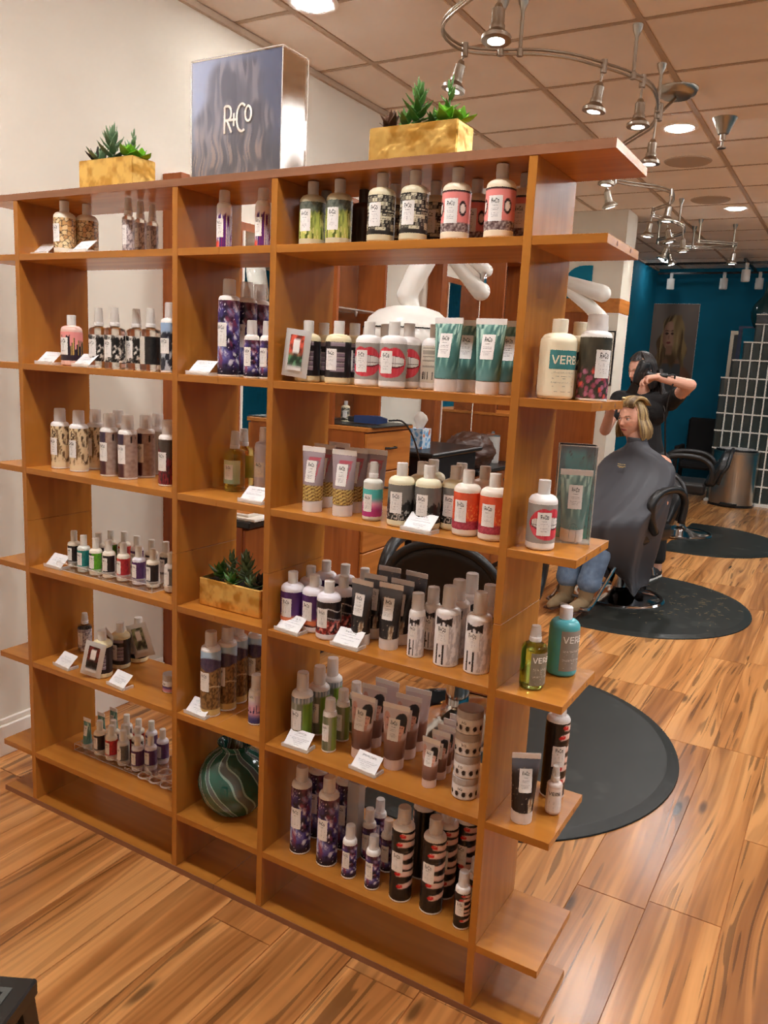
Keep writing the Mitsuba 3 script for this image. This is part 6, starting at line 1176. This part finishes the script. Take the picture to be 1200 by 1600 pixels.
i, j = np.meshgrid(np.arange(nz - 1), np.arange(nx - 1), indexing='ij'); b = i * nx + j; q = np.stack([b, b + 1, b + nx + 1, b + nx], -1).reshape(-1, 4)
part(t, 'printed_sheet', tri(np.stack([X, 0 * X + NY - .014, Z], -1).reshape(-1, 3), np.vstack([q[:, [0, 1, 2]], q[:, [0, 2, 3]]])), 'paper', True, color=nlin(k.reshape(-1, 3))); part(t, 'backing', box(px0 - .003, px1 + .003, NY - .013, NY - .003, pz0 - .003, pz1 + .003), 'white_paint')
# carved black stool in the near left corner
t = thing('black_stool', 'black wooden stool with carved square top at lower left', 'stool')
Ms = mat4((.466, -.803, 0), 0); ax, ay = np.array([-.88, -.47]), np.array([.40, -.92])      # along the two top edges
Q = np.eye(4); Q[:2, 0] = -ax; Q[:2, 1] = -ay; Q[:2, 3] = (.466, -.803)
def sp(m): return moved(m, Q)
part(t, 'top', sp(box(-.36, 0, -.36, 0, .385, .42, .004)), 'black_lacquer')
for a_, w_ in ((.03, .012), (.065, .010)): part(t, 'carved_border', sp(cat(box(-.36 + a_, -a_, -a_ - w_, -a_, .42, .4225, .0008), box(-.36 + a_, -a_, -.36 + a_, -.36 + a_ + w_, .42, .4225, .0008), box(-a_ - w_, -a_, -.36 + a_, -a_, .42, .4225, .0008), box(-.36 + a_, -.36 + a_ + w_, -.36 + a_, -a_, .42, .4225, .0008))), 'grey_lacquer', label='grey worn border carving')
part(t, 'apron', sp(cat(box(-.345, -.015, -.345, -.325, .33, .385), box(-.345, -.015, -.035, -.015, .33, .385), box(-.345, -.325, -.325, -.035, .33, .385), box(-.035, -.015, -.325, -.035, .33, .385))), 'black_lacquer')
for sx in (-.335, -.025):
    for sy in (-.335, -.025):
        ox, oy = (.03 if sx > -.1 else -.03), (.03 if sy > -.1 else -.03); part(t, 'leg', sp(hull([(sx + a, sy + b, .385) for a in (-.02, .02) for b in (-.02, .02)] + [(sx + ox + a, sy + oy + b, 0) for a in (-.016, .016) for b in (-.016, .016)])), 'black_lacquer')

# ------------------------------------------------------------------ people
SKIN = C(206, 150, 122)
def head_shape(s=1.0, seed=0):
    """A head facing -y, centred between the ears, about .25 tall at s = 1; returns mesh and vertex colours (lips, brows tinted)."""
    g = trimesh.creation.icosphere(5); v = g.vertices.copy(); x, y, z = v.T
    X, Y, Z = x * .076, y * .098, z * .122
    jaw = np.clip(-z, 0, 1); X *= 1 - .40 * jaw ** 1.5; Y = np.where(Y > 0, Y * (1 - .38 * jaw ** 1.2), Y * (1 - .06 * jaw)); Y += -.006 * jaw
    front = np.clip(-y, 0, 1) ** 1.5
    def bump(cx, cz, sx, sz, a):
        return a * np.exp(-((X - cx) / sx) ** 2 - ((Z - cz) / sz) ** 2) * (y < .1)
    Y = Y + (1 - front) * 0
    Y -= bump(0, -.012, .0085, .020, .014) + bump(0, -.027, .013, .009, .013) + bump(0, .022, .030, .010, .004) + bump(0, -.062, .022, .0075, .0055) + bump(0, -.098, .018, .014, .006) + bump(.036, -.022, .018, .018, .003) + bump(-.036, -.022, .018, .018, .003)
    Y += bump(.031, .010, .016, .010, .010) + bump(-.031, .010, .016, .010, .010) + bump(0, -.048, .012, .005, .002) + bump(0, -.062, .022, .0016, .003)
    ear = np.exp(-((Y - .006) / .016) ** 2 - ((Z + .004) / .026) ** 2); X += np.sign(X) * .013 * ear * (np.abs(x) > .75)
    m = tri(np.stack([X, Y, Z], 1) * s, g.faces)
    return m
def head_colors(P, skin, s=1.0):
    X, Y, Z = (P / s).T; c = np.broadcast_to(skin, (len(P), 3)).copy(); f = (Y < -.05)
    c = mx(c, C(170, 88, 84), f * ss(1.15, .8, (X / .024) ** 2 + ((Z + .062) / .0075) ** 2)); c = mx(c, skin * np.array([1.03, .86, .82]), f * .5 * (np.exp(-((np.abs(X) - .036) / .016) ** 2 - ((Z + .025) / .016) ** 2) + np.exp(-(X / .012) ** 2 - ((Z + .03) / .012) ** 2)))
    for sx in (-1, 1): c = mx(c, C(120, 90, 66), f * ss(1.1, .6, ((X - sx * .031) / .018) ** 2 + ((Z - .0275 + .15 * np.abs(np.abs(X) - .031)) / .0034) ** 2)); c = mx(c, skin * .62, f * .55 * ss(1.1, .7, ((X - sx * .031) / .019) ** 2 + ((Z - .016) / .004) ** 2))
    return c
def eyes(parent, M, s=1.0, iris=C(58, 62, 60)):
    g = trimesh.creation.icosphere(3, .0112)
    for sx in (-1, 1):
        v = g.vertices; n = v / .0112; k = np.broadcast_to(C(226, 220, 214), (len(v), 3)).copy(); d = np.hypot(n[:, 0] + .15, n[:, 2]); k = mx(k, iris, ss(.50, .44, d) * (n[:, 1] < 0)); k = mx(k, C(16, 14, 14), ss(.24, .18, d) * (n[:, 1] < 0))
        m = tri((v + [sx * .0305, -.0775, .0085]) * s, g.faces); part(parent, 'eye', m, 'print', True, M, color=nlin(k))
        lid = lathe([(.0133, 0), (.0133, .002)], 8); a = np.linspace(0, np.pi, 9); part(parent, 'eyelid', tube([(sx * .0305 + .0135 * math.cos(q), -.0880 + .006 * abs(math.cos(q)), .0095 + .0058 * math.sin(q)) for q in a], .0022, 5).apply_scale(s), 'skin', True, M, color=np.tile(nlin(C(150, 106, 88)), (len(a) * 5 + 2, 1)))
def euler(yaw, pitch=0, roll=0, at=(0, 0, 0)):
    m = trimesh.transformations.euler_matrix(math.radians(pitch), math.radians(roll), math.radians(yaw), 'sxyz'); m[:3, 3] = at; return m
def union(*ms, edge=None):
    mf = [manifold3d.Manifold(manifold3d.Mesh(np.asarray(m.vertices, np.float32), np.asarray(m.faces, np.uint32))) for m in ms]
    o = manifold3d.Manifold.batch_boolean(mf, manifold3d.OpType.Add).to_mesh(); return trimesh.Trimesh(np.array(o.vert_properties[:, :3]), np.array(o.tri_verts), process=True)
def person_body(name, label, segs, hM, s, skin, hands=()):
    t = thing(name, label, 'person'); b = bones(segs, .014, 5, 20); h = moved(head_shape(s), hM); parts = [b, h]
    u = union(b, h, *hands)
    inv = np.linalg.inv(hM); q = (np.c_[u.vertices, np.ones(len(u.vertices))] @ inv.T)[:, :3]; near = (np.abs(q[:, 0]) < .1 * s) & (np.abs(q[:, 1]) < .14 * s) & (np.abs(q[:, 2]) < .125 * s)
    c = np.broadcast_to(skin, (len(q), 3)).copy(); c[near] = head_colors(q[near], skin, s); c *= .97 + .06 * N(q[:, 0] * 90, q[:, 1] * 90, q[:, 2] * 90, 3)[:, None]
    part(t, 'body', u, 'skin', True, color=nlin(c)); return t
def hand(M, curl=1.0, spread=.0, s=1.1, thumb=(.030, -.030, .0)):
    """Palm along -y from the wrist at the origin, back of the hand up; fingers bend downwards."""
    segs = []; out = []
    palm = mtri(rounded([(x, y, z) for x in (-.030, .030) for y in (-.012, -.078) for z in (-.004, .004)], .012).refine_to_length(.006)); trimesh.smoothing.filter_taubin(palm, iterations=6); out.append(palm)
    for k, (x, L, y0) in enumerate(((-.033, .062, -.074), (-.011, .078, -.082), (.012, .072, -.080), (.033, .054, -.070))):
        p = np.array([x, y0 + .012, 0.0]); a = .25 * curl; seg = []; q = p.copy()
        for f, r0, r1, da in ((.44, .0098, .0090, .55), (.32, .0090, .0082, .75), (.24, .0082, .0070, .55)):
            e = q + np.array([spread * x * f, -math.cos(a), -math.sin(a)]) * L * f; seg.append((q.tolist(), r0, e.tolist(), r1)); q = e; a += da * curl
        out.append(bones(seg, .004, 3, 14))
    a = np.array(thumb); out.append(bones([((-.028, -.022, -.004), .012, (-.050, -.048, -.018), .0105), ((-.050, -.048, -.018), .0105, (-.050, -.078, -.030), .0085)], .004, 3, 14))
    m = union(*out); m.apply_scale(s); return moved(m, M)
def drape_hair(parent, M, s, front_z, sides, low, colors, seed, part_x=.0, flare=.02, backlow=None, name='hair', cut_y=-.030, strands=70):
    """A head of hair as a thick shell of strands: from the crown down to 'low', open over the face."""
    nA, nT = 144, 36; A = np.linspace(-np.pi, np.pi, nA, endpoint=False); rows = []
    ue = math.acos(front_z / .134)
    for t_ in np.linspace(0.004, 1, nT):
        row = []
        for a in A:
            ca, sa = math.cos(a), math.sin(a); w = float(ss(math.radians(62), math.radians(78), np.abs(a)))
            u = t_ * ue; pf = np.array([.083 * math.sin(u) * sa, -.106 * math.sin(u) * ca, .134 * math.cos(u)])
            if t_ < .5: u = t_ / .5 * math.pi / 2; ps = np.array([.088 * math.sin(u) * sa, -(.106 if ca > 0 else .120) * math.sin(u) * ca, .134 * math.cos(u)])
            else:
                g = (t_ - .5) / .5; z = low * g; fl = 1 + flare * math.sin(g * 2.4)
                ps = np.array([.088 * sa * fl, -(.106 if ca > 0 else .120) * ca * fl, z]); ps[1] = max(ps[1], -.045 - .02 * g)
            p = pf * (1 - w) + ps * w; k = 1 + .030 * math.sin(a * 19 + 2.2 * math.sin(a * 7)) * min(1, t_ * 2.2) + .016 * math.sin(a * 43 + 1) * t_
            row.append((p[0] * k, p[1] * k, p[2]))
        rows.append(row)
    m = loft(rows, True, False); m.vertices *= s
    n = len(m.vertices); aa = np.arctan2(m.vertices[:, 0], -m.vertices[:, 1]); st = N(aa * 26, m.vertices[:, 2] / s * 10, 0, seed); k = mx(colors[0], colors[1], ss(.3, .7, st)); k = mx(k, colors[2], ss(.62, .78, N(aa * 41, m.vertices[:, 2] / s * 6, 3, seed + 1)))
    return part(parent, name, m, 'hair', True, M, color=nlin(k))
# --- the client under the cape
CA = -16.0; CM = mat4((.344, 4.0, 0), CA); S = 1.1
hM = CM @ euler(-9, 5, 0, (-.055, .035, 1.272))
segs = [((0, .06, 1.04), .056, (-.04, .045, 1.17), .052), ((0, .09, .98), .10, (0, .06, 1.05), .058), ((-.16, .10, .99), .055, (.16, .10, .99), .055), ((-.10, .09, .93), .11, (.10, .09, .93), .11), ((0, .10, .93), .13, (0, .08, .66), .135), ((-.09, .06, .62), .10, (.09, .06, .62), .10)]
for s in (-1, 1): segs += [((s * .10, .04, .62), .095, (s * .10, -.40, .58), .055), ((s * .10, -.40, .58), .055, (s * .078, -.535, .24), .040), ((s * .078, -.535, .24), .040, (s * .075, -.555, .13), .036), ((s * .18, .10, .98), .055, (s * .25, .0, .74), .042), ((s * .25, .0, .74), .042, (s * .15, -.22, .72), .034)]
cl = person_body('person', 'seated woman in a dark grey salon cape having her blond hair blow dried', [(tuple(CM @ [*a, 1])[:3], r0, tuple(CM @ [*b, 1])[:3], r1) for a, r0, b, r1 in segs], hM, 1.06, C(212, 156, 130))
eyes(cl, hM, 1.06)
drape_hair(cl, hM, 1.06, .086, 0, -.130, (C(132, 108, 70), C(176, 150, 102), C(98, 76, 50)), 11, flare=.30)
part(cl, 'hair_clip', cat(box(-.012, .012, -.020, .020, 0, .012, .004), box(-.008, .008, -.026, -.018, -.004, .01, .003)), 'clip_cream', False, hM @ euler(20, -30, 0, (-.030, -.058, .136)))
sw = []
for k in range(15):
    f = k / 14; x0 = -.050 + .105 * f; r_ = random.Random(k + 3)
    sw.append(tube(spline([(x0, -.078 + .030 * abs(f - .45), .088 - .02 * abs(f - .4)), (x0 * .9 + .006, -.066, .122 - .02 * abs(f - .45)), (x0 * .75 + .014, -.018, .145 - .012 * abs(f - .5)), (x0 * .7 + .022, .045, .128 + r_.uniform(-.004, .004)), (x0 * .8 + .028, .090, .085)], 16), [.004, .008, .010, .011, .012, .012, .012, .012, .012, .012, .012, .011, .010, .009, .008, .006, .004][:17], 6))
swm = cat(*sw); swm.vertices *= 1.06; part(cl, 'swept_hair', swm, 'hair', True, hM, color=nlin(mx(C(168, 140, 94), C(100, 78, 52), ss(.4, .62, N(swm.vertices[:, 0] * 150, swm.vertices[:, 1] * 12, 0, 4)))))
# cape
RINGS = [(1.128, 0, .045, .066, .066), (1.10, 0, .045, .074, .074), (1.075, 0, .055, .100, .086), (1.05, 0, .07, .150, .100), (1.015, 0, .085, .215, .115), (.975, 0, .085, .262, .128), (.92, 0, .07, .285, .155), (.85, 0, .03, .295, .195), (.77, 0, -.04, .298, .255), (.70, 0, -.12, .298, .330), (.655, 0, -.17, .296, .385),
         (.60, 0, -.19, .286, .40), (.52, 0, -.19, .272, .385), (.42, .0, -.17, .250, .36), (.31, .008, -.13, .205, .325), (.20, .025, -.07, .158, .26), (.12, .05, -.02, .112, .19), (.085, .055, .0, .10, .17)]
nA = 160; A = np.linspace(-np.pi, np.pi, nA, endpoint=False); rows = []
for i, (z, cx, cy, rx, ry) in enumerate(RINGS):
    f = min(1, max(0, (i - 3) / 9)); low = max(0, (.66 - z) / .5); row = []
    for a in A:
        p = 2.0 + .9 * min(1, max(0, (i - 6) / 4)); ca, sa = math.cos(a), math.sin(a); q = (abs(sa) ** p + abs(ca) ** p) ** (-1 / p)
        fold = 1 + f * (.045 * math.sin(5 * a + .8 + .12 * i) + .028 * math.sin(9 * a + 2 * math.sin(a) + .1 * i)) + low * (.055 * math.sin(6 * a + 1.2) + .035 * math.sin(13 * a)) + .012 * f * math.sin(21 * a + i * .15)
        x, y = cx + rx * q * sa * fold, cy - ry * q * ca * fold
        lift = max(0, ca) ** 2 * max(0, -sa * .5 + .75) * max(0, .40 - z) * .95 + (.03 * math.sin(4 * a) if i == len(RINGS) - 1 else 0)
        sag = -.05 * math.exp(-(sa / .30) ** 2) * max(0, ca) * math.exp(-((z - .66) / .06) ** 2)
        row.append((x, y, z + lift + sag))
    rows.append(row)
cape = loft(rows, True, False)
cape = trimesh.Trimesh(cape.vertices, cape.faces, process=False).subdivide_loop(1)
part(cl, 'cape', cape, 'cape_nylon', True, CM)
part(cl, 'cape_collar', lathe([(.060, 1.10), (.068, 1.10), (.069, 1.145), (.064, 1.15), (.060, 1.145)], 40), 'cape_nylon', True, CM @ mat4((-.006, .045, 0)))
em = [tube([(x, -.0, z), (x + w, 0, z)], .0022, 5) for x, w, z in ((-.034, .010, .012), (-.021, .014, .012), (-.004, .012, .012), (.011, .014, .012), (-.034, .062, -.002), (-.020, .036, -.010))]
part(cl, 'cape_emblem', cat(*em), 'gold_thread', True, CM @ euler(0, -22, 0, (-.02, -.100, .955)))
JE = []
for s in (-1, 1): JE.append(bones([((s * .10, -.40, .59), .085, (s * .085, -.53, .26), .076), ((s * .085, -.53, .26), .076, (s * .082, -.538, .225), .080)], .012, 3))
jm = union(*JE); part(cl, 'jeans', jm, 'denim', True, CM, color=nlin(mx(C(84, 104, 130), C(128, 150, 176), B(jm.vertices[:, 0] * 50, jm.vertices[:, 2] * 40, 4))))
for s in (-1, 1):
    b = bones([((s * .077, -.538, .205), .054, (s * .075, -.555, .11), .048), ((s * .075, -.52, .085), .042, (s * .075, -.60, .085), .043), ((s * .075, -.60, .085), .043, (s * .072, -.70, .072), .034), ((s * .072, -.70, .072), .034, (s * .068, -.745, .066), .022)], .010, 4); b.vertices[:, 2] = np.maximum(b.vertices[:, 2], .050)
    bt = part(cl, 'boot', b, 'suede', True, CM); part(bt, 'sole', box(s * .072 - .036, s * .072 + .036, -.765, -.49, .040, .052, .006), 'brown_nylon', False, CM)
# --- the stylist
SM = euler(-34, 16, 4, (.165, 4.76, 1.615))
W = np.array
sh_l, sh_r, el_l, wr_l, el_r, wr_r = W((.395, 4.80, 1.385)), W((.01, 4.79, 1.375)), W((.575, 4.52, 1.520)), W((.365, 4.415, 1.565)), W((-.03, 4.62, 1.14)), W((.055, 4.42, 1.335))
segs = [((.19, 4.80, 1.40), .056, (.172, 4.775, 1.56), .050), (sh_l, .058, sh_r, .058), ((.20, 4.81, 1.33), .105, (.25, 4.84, 1.06), .098), ((.16, 4.80, 1.30), .095, (.27, 4.80, 1.30), .095), ((.25, 4.84, 1.06), .10, (.26, 4.85, .92), .125), (sh_l, .056, el_l, .043), (el_l, .043, wr_l, .030), (sh_r, .056, el_r, .043), (el_r, .043, wr_r, .030)]
for hx, kx, fx, fy in ((.32, .40, .435, 4.79), (.18, .16, .14, 4.86)): segs += [((hx, 4.85, .90), .105, (kx, 4.80, .52), .066), ((kx, 4.80, .52), .066, (fx, fy, .12), .042), ((fx, fy, .12), .042, (fx, fy, .06), .040)]
hl = hand(euler(-60, 10, -12, wr_l), 1.25); hr = hand(euler(60, 0, 10, wr_r), 1.0)
st = person_body('person', 'standing stylist in black with long dark hair aiming a black hair dryer', segs, SM, 1.06, C(216, 164, 140), (hl, hr))
eyes(st, SM, 1.06, C(60, 44, 36))
drape_hair(st, SM, 1.07, .084, 0, -.13, (C(20, 16, 15), C(40, 31, 28), C(12, 10, 10)), 21, flare=.12)
lk = []
for k in range(26):
    f = k / 25; x, y = .175 + .115 * math.sin(2.2 * f - .5), 4.82 + .075 * math.cos(2.2 * f - .5) ; r_ = random.Random(k)
    lk.append(tube(spline([(x, y, 1.62), (x + .03 * f + .01, y - .03, 1.50), (x + .06 * f + r_.uniform(-.02, .02), y - .055, 1.40), (x + .07 * f + r_.uniform(-.03, .03), y - .08, 1.27 + r_.uniform(-.05, .04))], 12), [.020, .020, .020, .020, .019, .018, .018, .017, .016, .015, .013, .010, .006][:13], 7))
lkm = cat(*lk); part(st, 'long_hair', lkm, 'hair', True, color=nlin(mx(C(18, 15, 14), C(42, 33, 29), N(lkm.vertices[:, 0] * 80, lkm.vertices[:, 1] * 80, lkm.vertices[:, 2] * 6, 5))))
tee = bones([(sh_l, .072, sh_r, .072), ((.20, 4.81, 1.33), .122, (.25, 4.84, 1.06), .112), ((.15, 4.80, 1.30), .112, (.28, 4.80, 1.30), .112), ((.25, 4.84, 1.06), .113, (.26, 4.85, .96), .132), (sh_l, .070, sh_l * .55 + el_l * .45, .060), (sh_r, .070, sh_r * .5 + el_r * .5, .060)], .016, 5); tee.vertices += .004 * (N(tee.vertices[:, 0] * 22, tee.vertices[:, 1] * 22, tee.vertices[:, 2] * 16, 4)[:, None] - .5) * tee.vertex_normals
part(st, 'tee_shirt', tee, 'black_cotton', True)
tr = bones([((.25, 4.85, .97), .126, (.26, 4.85, .90), .140)] + [x for hx, kx, fx, fy in ((.32, .40, .435, 4.79), (.18, .16, .14, 4.86)) for x in (((hx, 4.85, .90), .122, (kx, 4.80, .52), .082), ((kx, 4.80, .52), .082, (fx, fy, .17), .062))], .016, 5); part(st, 'trousers', tr, 'dark_cotton', True)
for fx, fy, dx, dy in ((.435, 4.79, -.04, -.19), (.14, 4.86, -.07, -.18)):
    b = bones([((fx, fy + .02, .05), .045, (fx + dx * .5, fy + dy * .5, .05), .046), ((fx + dx * .5, fy + dy * .5, .05), .046, (fx + dx, fy + dy, .042), .038)], .010, 4); b.vertices[:, 2] = np.maximum(b.vertices[:, 2], .020)
    sh = part(st, 'shoe', b, 'dark_cotton', True); q = np.array([fx, fy + .02]); e = np.array([fx + dx, fy + dy]); d = (e - q) / np.linalg.norm(e - q); pl = sg.LineString([q, e]).buffer(.046); m = trimesh.creation.extrude_polygon(pl, .028, engine='earcut'); part(sh, 'white_sole', m, 'white_paint', 30)
    n_ = np.array([-d[1], d[0]]); part(sh, 'strap', cat(*[tube([np.r_[q + (e - q) * f + n_ * .046, .050], np.r_[q + (e - q) * f, .098], np.r_[q + (e - q) * f - n_ * .046, .050]], .005, 6) for f in (.45, .66)]), 'white_paint', True)
# hair dryer held in her hand
t = thing('hair_dryer', 'black hair dryer held by the stylist over the blond hair', 'hair dryer')
a, b = W((.262, 4.40, 1.645)), W((.195, 4.385, 1.43)); d = (b - a) / np.linalg.norm(b - a); R4 = trimesh.geometry.align_vectors([0, 0, -1], d); R4[:3, 3] = a
part(t, 'barrel', lathe([(0, .035), (.030, .032), (.042, .015), (.044, -.03), (.040, -.09), (.030, -.13), (.026, -.15), (0, -.14)], 24), 'black_plastic', True, R4); part(t, 'nozzle', hull([(x, y, z) for (sx, sy, z) in ((.026, .026, -.145), (.036, .008, -.225)) for x in (-sx, sx) for y in (-sy, sy)]), 'black_plastic', False, R4)
part(t, 'handle', tube([a + d * .045, (.33, 4.405, 1.570), (.43, 4.42, 1.578)], [.022, .019, .017], 12), 'black_plastic', True); part(t, 'cord', tube(spline([(.43, 4.42, 1.578), (.47, 4.43, 1.585), (.475, 4.44, 1.55), (.44, 4.46, 1.30), (.45, 4.60, .80), (.30, 4.9, .35)], 40), .006, 6), 'black_plastic', True)
